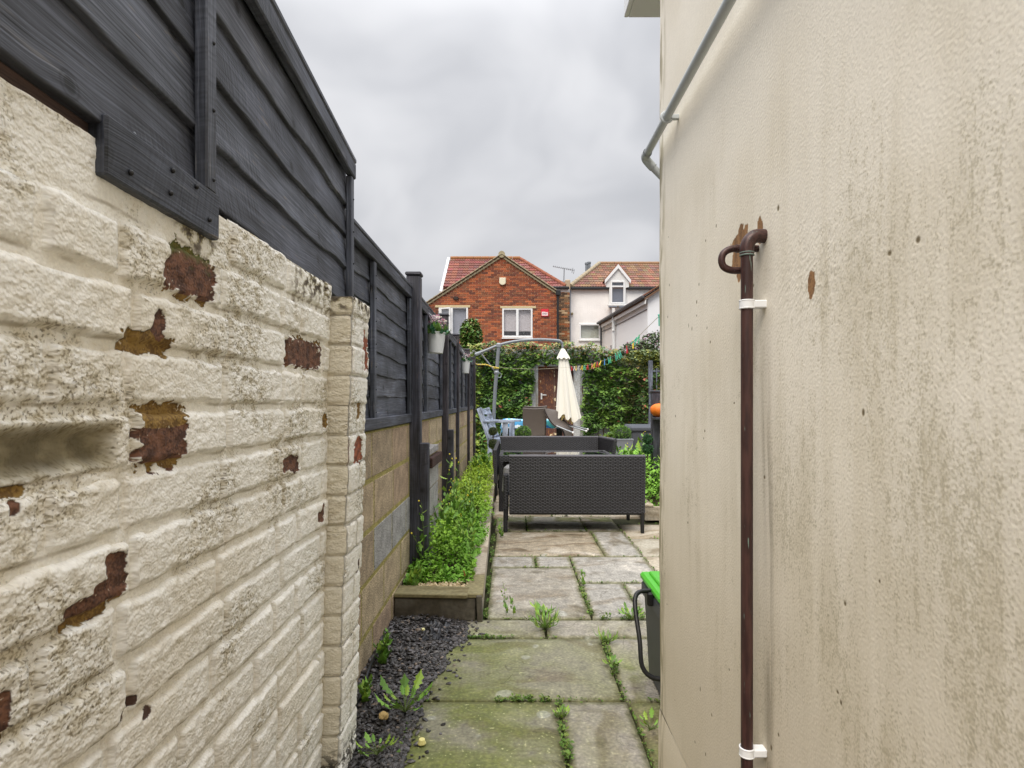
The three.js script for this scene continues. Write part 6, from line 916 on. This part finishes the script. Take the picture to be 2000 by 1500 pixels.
{
  // white house with dormer
  const d = 23, rg = 26.4, h = thing('white_house', 'white rendered house with a brown tiled roof and a dormer window', 'house');
  const x0 = X(1112.5, d) + 0.01, x1 = 8.5, eY = Y(563, d);
  const wins = [[1131, 632, 1173, 664], [1194, 566, 1219.5, 592]].map(w => [X(w[0], d), X(w[2], d), Y(w[3], d), Y(w[1], d)]);
  const shp = new THREE.Shape([[x0, 0], [x1, 0], [x1, eY], [x0, eY]].map(p => new THREE.Vector2(...p))); for (const w of wins) shp.holes.push(new THREE.Path([[w[0], w[2]], [w[0], w[3]], [w[1], w[3]], [w[1], w[2]]].map(p => new THREE.Vector2(...p))));
  part(h, 'wall', at(new THREE.ExtrudeGeometry(shp, { depth: 0.25, bevelEnabled: false }), 0, 0, -d - 0.25), M.render);
  const br = [[130, 96, 74], [140, 104, 80], [120, 88, 68], [134, 100, 80], [114, 84, 66]], rY = Y(516, rg), eL = [x0, eY + 0.02, -d + 0.1], eR = [x1, eY + 0.02, -d + 0.1], rL = [X(1171, rg), rY, -rg], rR = [x1, rY, -rg];
  part(h, 'roof', tileRoof(eL, eR, rL, rR, 11, br, 331, 0.21, (x, yy) => x > X(1184, d) && x < X(1228, d) && yy < Y(553, d)), M.vcol, { kind: 'stuff' });
  part(h, 'roof_deck', prism([[eL[0], eL[1] - 0.02, eL[2]], [eR[0], eR[1] - 0.02, eR[2]], [rR[0], rR[1] - 0.02, rR[2]], [rL[0], rL[1] - 0.02, rL[2]]], [0, -0.06, -0.06]), M.roofSide);
  part(h, 'ridge_tile', merge([...Array(14)].map((_, i) => rod([lerp(rL[0], x1, i / 14), rY + 0.03, -rg], [lerp(rL[0], x1, (i + 0.97) / 14), rY + 0.03, -rg], 0.085, 10, 0.09))), plain(148, 116, 88, 0.9), { kind: 'stuff' });
  part(h, 'hip_tile', merge([...Array(11)].map((_, i) => { const p = t => [lerp(rL[0], eL[0], t), lerp(rL[1], eL[1], t) + 0.05, lerp(rL[2], eL[2], t)]; return rod(p(i / 11), p((i + 0.97) / 11), 0.085, 8, 0.09); })), plain(158, 146, 122, 0.9), { kind: 'stuff' });
  part(h, 'gutter', merge([boxAt(x0, X(1190, d), eY - 0.07, eY + 0.03, -d + 0.16, -d + 0.05, 0.02), boxAt(X(1224, d), x1, eY - 0.07, eY + 0.03, -d + 0.16, -d + 0.05, 0.02)]), M.blackIron);
  part(h, 'drainpipe', rod([X(1112.5, d), 0.5, -d + 0.1], [X(1112.5, d), eY - 0.05, -d + 0.1], 0.032, 10), plain(110, 122, 138, 0.5));
  house_window(h, 1131, 632, 1173, 664, d, { blind: 'slats', f: 0.07, blindMat: plain(196, 200, 190, 0.9) });
  part(h, 'sill', boxAt(X(1130, d), X(1175, d), Y(666.5, d), Y(664, d), -d + 0.07, -d - 0.02, 0.01), M.white);
  // dormer
  const f = d - 0.16, ap = [X(1207, f), Y(521, f)], lx = X(1184, f), rx = X(1228.5, f), sy = Y(548, f);
  const ds = new THREE.Shape([[lx, sy - 0.25], [X(1190, f), Y(562, f)], [X(1190, f), Y(598, f)], [X(1222, f), Y(598, f)], [X(1222, f), Y(562, f)], [rx, sy - 0.25], [rx, sy], [ap[0], ap[1]], [lx, sy]].map(p => new THREE.Vector2(...p)));
  const wy = [Y(593, f), Y(549, f)], wx = [X(1193, f), X(1220, f)]; ds.holes.push(new THREE.Path([[wx[0], wy[0]], [wx[0], wy[1]], [wx[1], wy[1]], [wx[1], wy[0]]].map(p => new THREE.Vector2(...p))));
  part(h, 'dormer_wall', at(new THREE.ExtrudeGeometry(ds, { depth: 0.2, bevelEnabled: false }), 0, 0, -f - 0.2), M.white);
  part(h, 'dormer_cheek', merge([boxAt(lx, lx + 0.05, sy - 0.3, sy, -f - 0.2, -f - 1.6), boxAt(rx - 0.05, rx, sy - 0.3, sy, -f - 0.2, -f - 1.6)]), M.white);
  for (const s of [lx - 0.06, rx + 0.06]) { part(h, 'dormer_barge', prism([[ap[0], ap[1] + 0.09, -f + 0.08], [s, sy + 0.02, -f + 0.08], [s, sy - 0.12, -f + 0.08], [ap[0], ap[1] - 0.07, -f + 0.08]], [0, 0, -0.08]), M.upvc); part(h, 'dormer_roof', prism([[ap[0], ap[1] + 0.095, -f + 0.07], [s, sy + 0.025, -f + 0.07], [s, sy + 0.025, -f - 1.8], [ap[0], ap[1] + 0.095, -f - 2.4]], [0, 0.05, 0]), plain(150, 98, 68, 0.9)); }
  house_window(h, 1193, 549, 1220, 593, f, { trans: [0.76], f: 0.05, blind: 'net', from: 0, blindMat: plain(112, 118, 132, 0.9) });
  part(h, 'sill', boxAt(X(1186, f), X(1223, f), Y(598, f), Y(595, f), -f + 0.09, -f, 0.01), M.white);
  part(h, 'window_box', merge([boxAt(X(1188, f), X(1204, f), Y(601, f), Y(598.5, f), -f + 0.1, -f, 0.006), boxAt(X(1208, f), X(1222, f), Y(601, f), Y(598.5, f), -f + 0.1, -f, 0.006)]), plain(120, 128, 140, 0.6));
  part(h, 'wall_light', at(cbox(0.09, 0.08, 0.12, 0.02), X(1117, d), Y(613, d), -d + 0.06), plain(150, 140, 110, 0.6));
  const ch = thing('flue_pipes', 'pair of metal flue pipes beside the brown tiled roof', 'chimney'); const c = 27; for (const [px, t] of [[1146, 514], [1150.5, 512.5]]) { part(ch, 'flue', rod([X(px, c), Y(540, c), -c], [X(px, c), Y(t, c), -c], 0.07, 12), M.greyTube); part(ch, 'cowl', at(new THREE.CylinderGeometry(0.09, 0.09, 0.08, 12), X(px, c), Y(t + 1, c), -c), M.greyTube); }
}
{
  // white wing running towards the garden, skewed
  const w = thing('white_outbuilding', 'long white rendered outbuilding with a sloping brown roof at the right', 'outbuilding');
  const A = [3.46, -22.9], B = [3.945, -17.25], y = 4.16, nx = B[0] - A[0], nz = B[1] - A[1], L = Math.hypot(nx, nz);
  part(w, 'side_wall', prism([[A[0], 0, A[1]], [B[0], 0, B[1]], [B[0], y - 0.06, B[1]], [A[0], y - 0.06, A[1]]], [0.25, 0, 0]), plain(244, 245, 246, 0.9));  // side wall colour lightened to offset the weaker light it gets
  const rx = B[0] + 0.6, ry = y + 0.47;
  part(w, 'end_wall', (() => { const s = new THREE.Shape([[B[0] + 0.005, 0], [rx + 2, 0], [rx + 2, y - 0.6], [rx, ry], [B[0] + 0.005, y - 0.02]].map(p => new THREE.Vector2(...p))); return at(new THREE.ExtrudeGeometry(s, { depth: 0.2, bevelEnabled: false }), 0, 0, B[1] - 0.19); })(), M.upvcWall = plain(232, 234, 238, 0.85));
  const br = [[128, 92, 66], [140, 100, 70], [118, 84, 62]];
  part(w, 'roof', tileRoof([A[0] - 0.12, y, A[1]], [B[0] - 0.12, y, B[1] + 0.15], [A[0] + 0.6, ry, A[1]], [rx, ry, B[1] + 0.15], 3, br, 341, 0.24), M.vcol, { kind: 'stuff' });
  part(w, 'roof_deck', prism([[A[0] - 0.12, y - 0.03, A[1]], [B[0] - 0.12, y - 0.03, B[1] + 0.15], [rx, ry - 0.03, B[1] + 0.15], [A[0] + 0.6, ry - 0.03, A[1]]], [0, -0.07, 0]), plain(110, 84, 66, 0.9));
  part(w, 'gutter', beam([A[0] - 0.17, y - 0.01, A[1] + 0.05], [B[0] - 0.17, y - 0.01, B[1] + 0.15], 0.11, 0.09, 0.02), plain(74, 74, 78, 0.5));
  part(w, 'fascia', beam([A[0] - 0.09, y - 0.13, A[1] + 0.05], [B[0] - 0.09, y - 0.13, B[1] + 0.14], 0.03, 0.16, 0.004), M.white);
  part(w, 'cable', tube([[A[0] - 0.02, y - 0.34, A[1] + 0.1], [(A[0] + B[0]) / 2 - 0.02, y - 0.36, (A[1] + B[1]) / 2], [B[0] - 0.02, y - 0.34, B[1] - 0.05]], 0.012, 20, 6), M.blackIron);
  const p = t => [lerp(A[0], B[0], t) - 0.1, lerp(A[1], B[1], t)];
  const s1 = p(0.38), s2 = p(0.05);
  part(w, 'soil_pipe', merge([rod([s1[0], 0.5, s1[1]], [s1[0], y + 0.24, s1[1]], 0.06, 12), at(new THREE.SphereGeometry(0.05, 8, 6), s1[0] - 0.02, y - 0.55, s1[1] + 0.06)]), M.white);
  part(w, 'drainpipe', rod([s2[0], 0.5, s2[1]], [s2[0], y - 0.1, s2[1]], 0.04, 10), plain(74, 76, 80, 0.5));
  for (const [t, yy, hh] of [[0.26, 3.0, 0.16], [0.13, 2.6, 0.1]]) { const q = p(t); part(w, 'vent', boxAt(q[0] + 0.05, q[0] + 0.12, yy, yy + hh, q[1], q[1] + 0.14, 0.01), plain(150, 150, 150, 0.6)); }
}
// a dark roof vent seen past the first posts
{ const v = thing('chimney_pot', 'small grey chimney pot seen over the fence left of the brick house', 'chimney'), d = 26; part(v, 'stack', boxAt(X(821, d), X(826, d), 1, Y(586, d), -d, -d - 0.2, 0.01), plain(120, 140, 146, 0.7)); part(v, 'pot', at(new THREE.CylinderGeometry(0.03, 0.045, 0.14, 12), X(823.5, d), Y(586, d) + 0.07, -d - 0.1), plain(206, 206, 196, 0.8)); }
renderer.render(scene, camera);
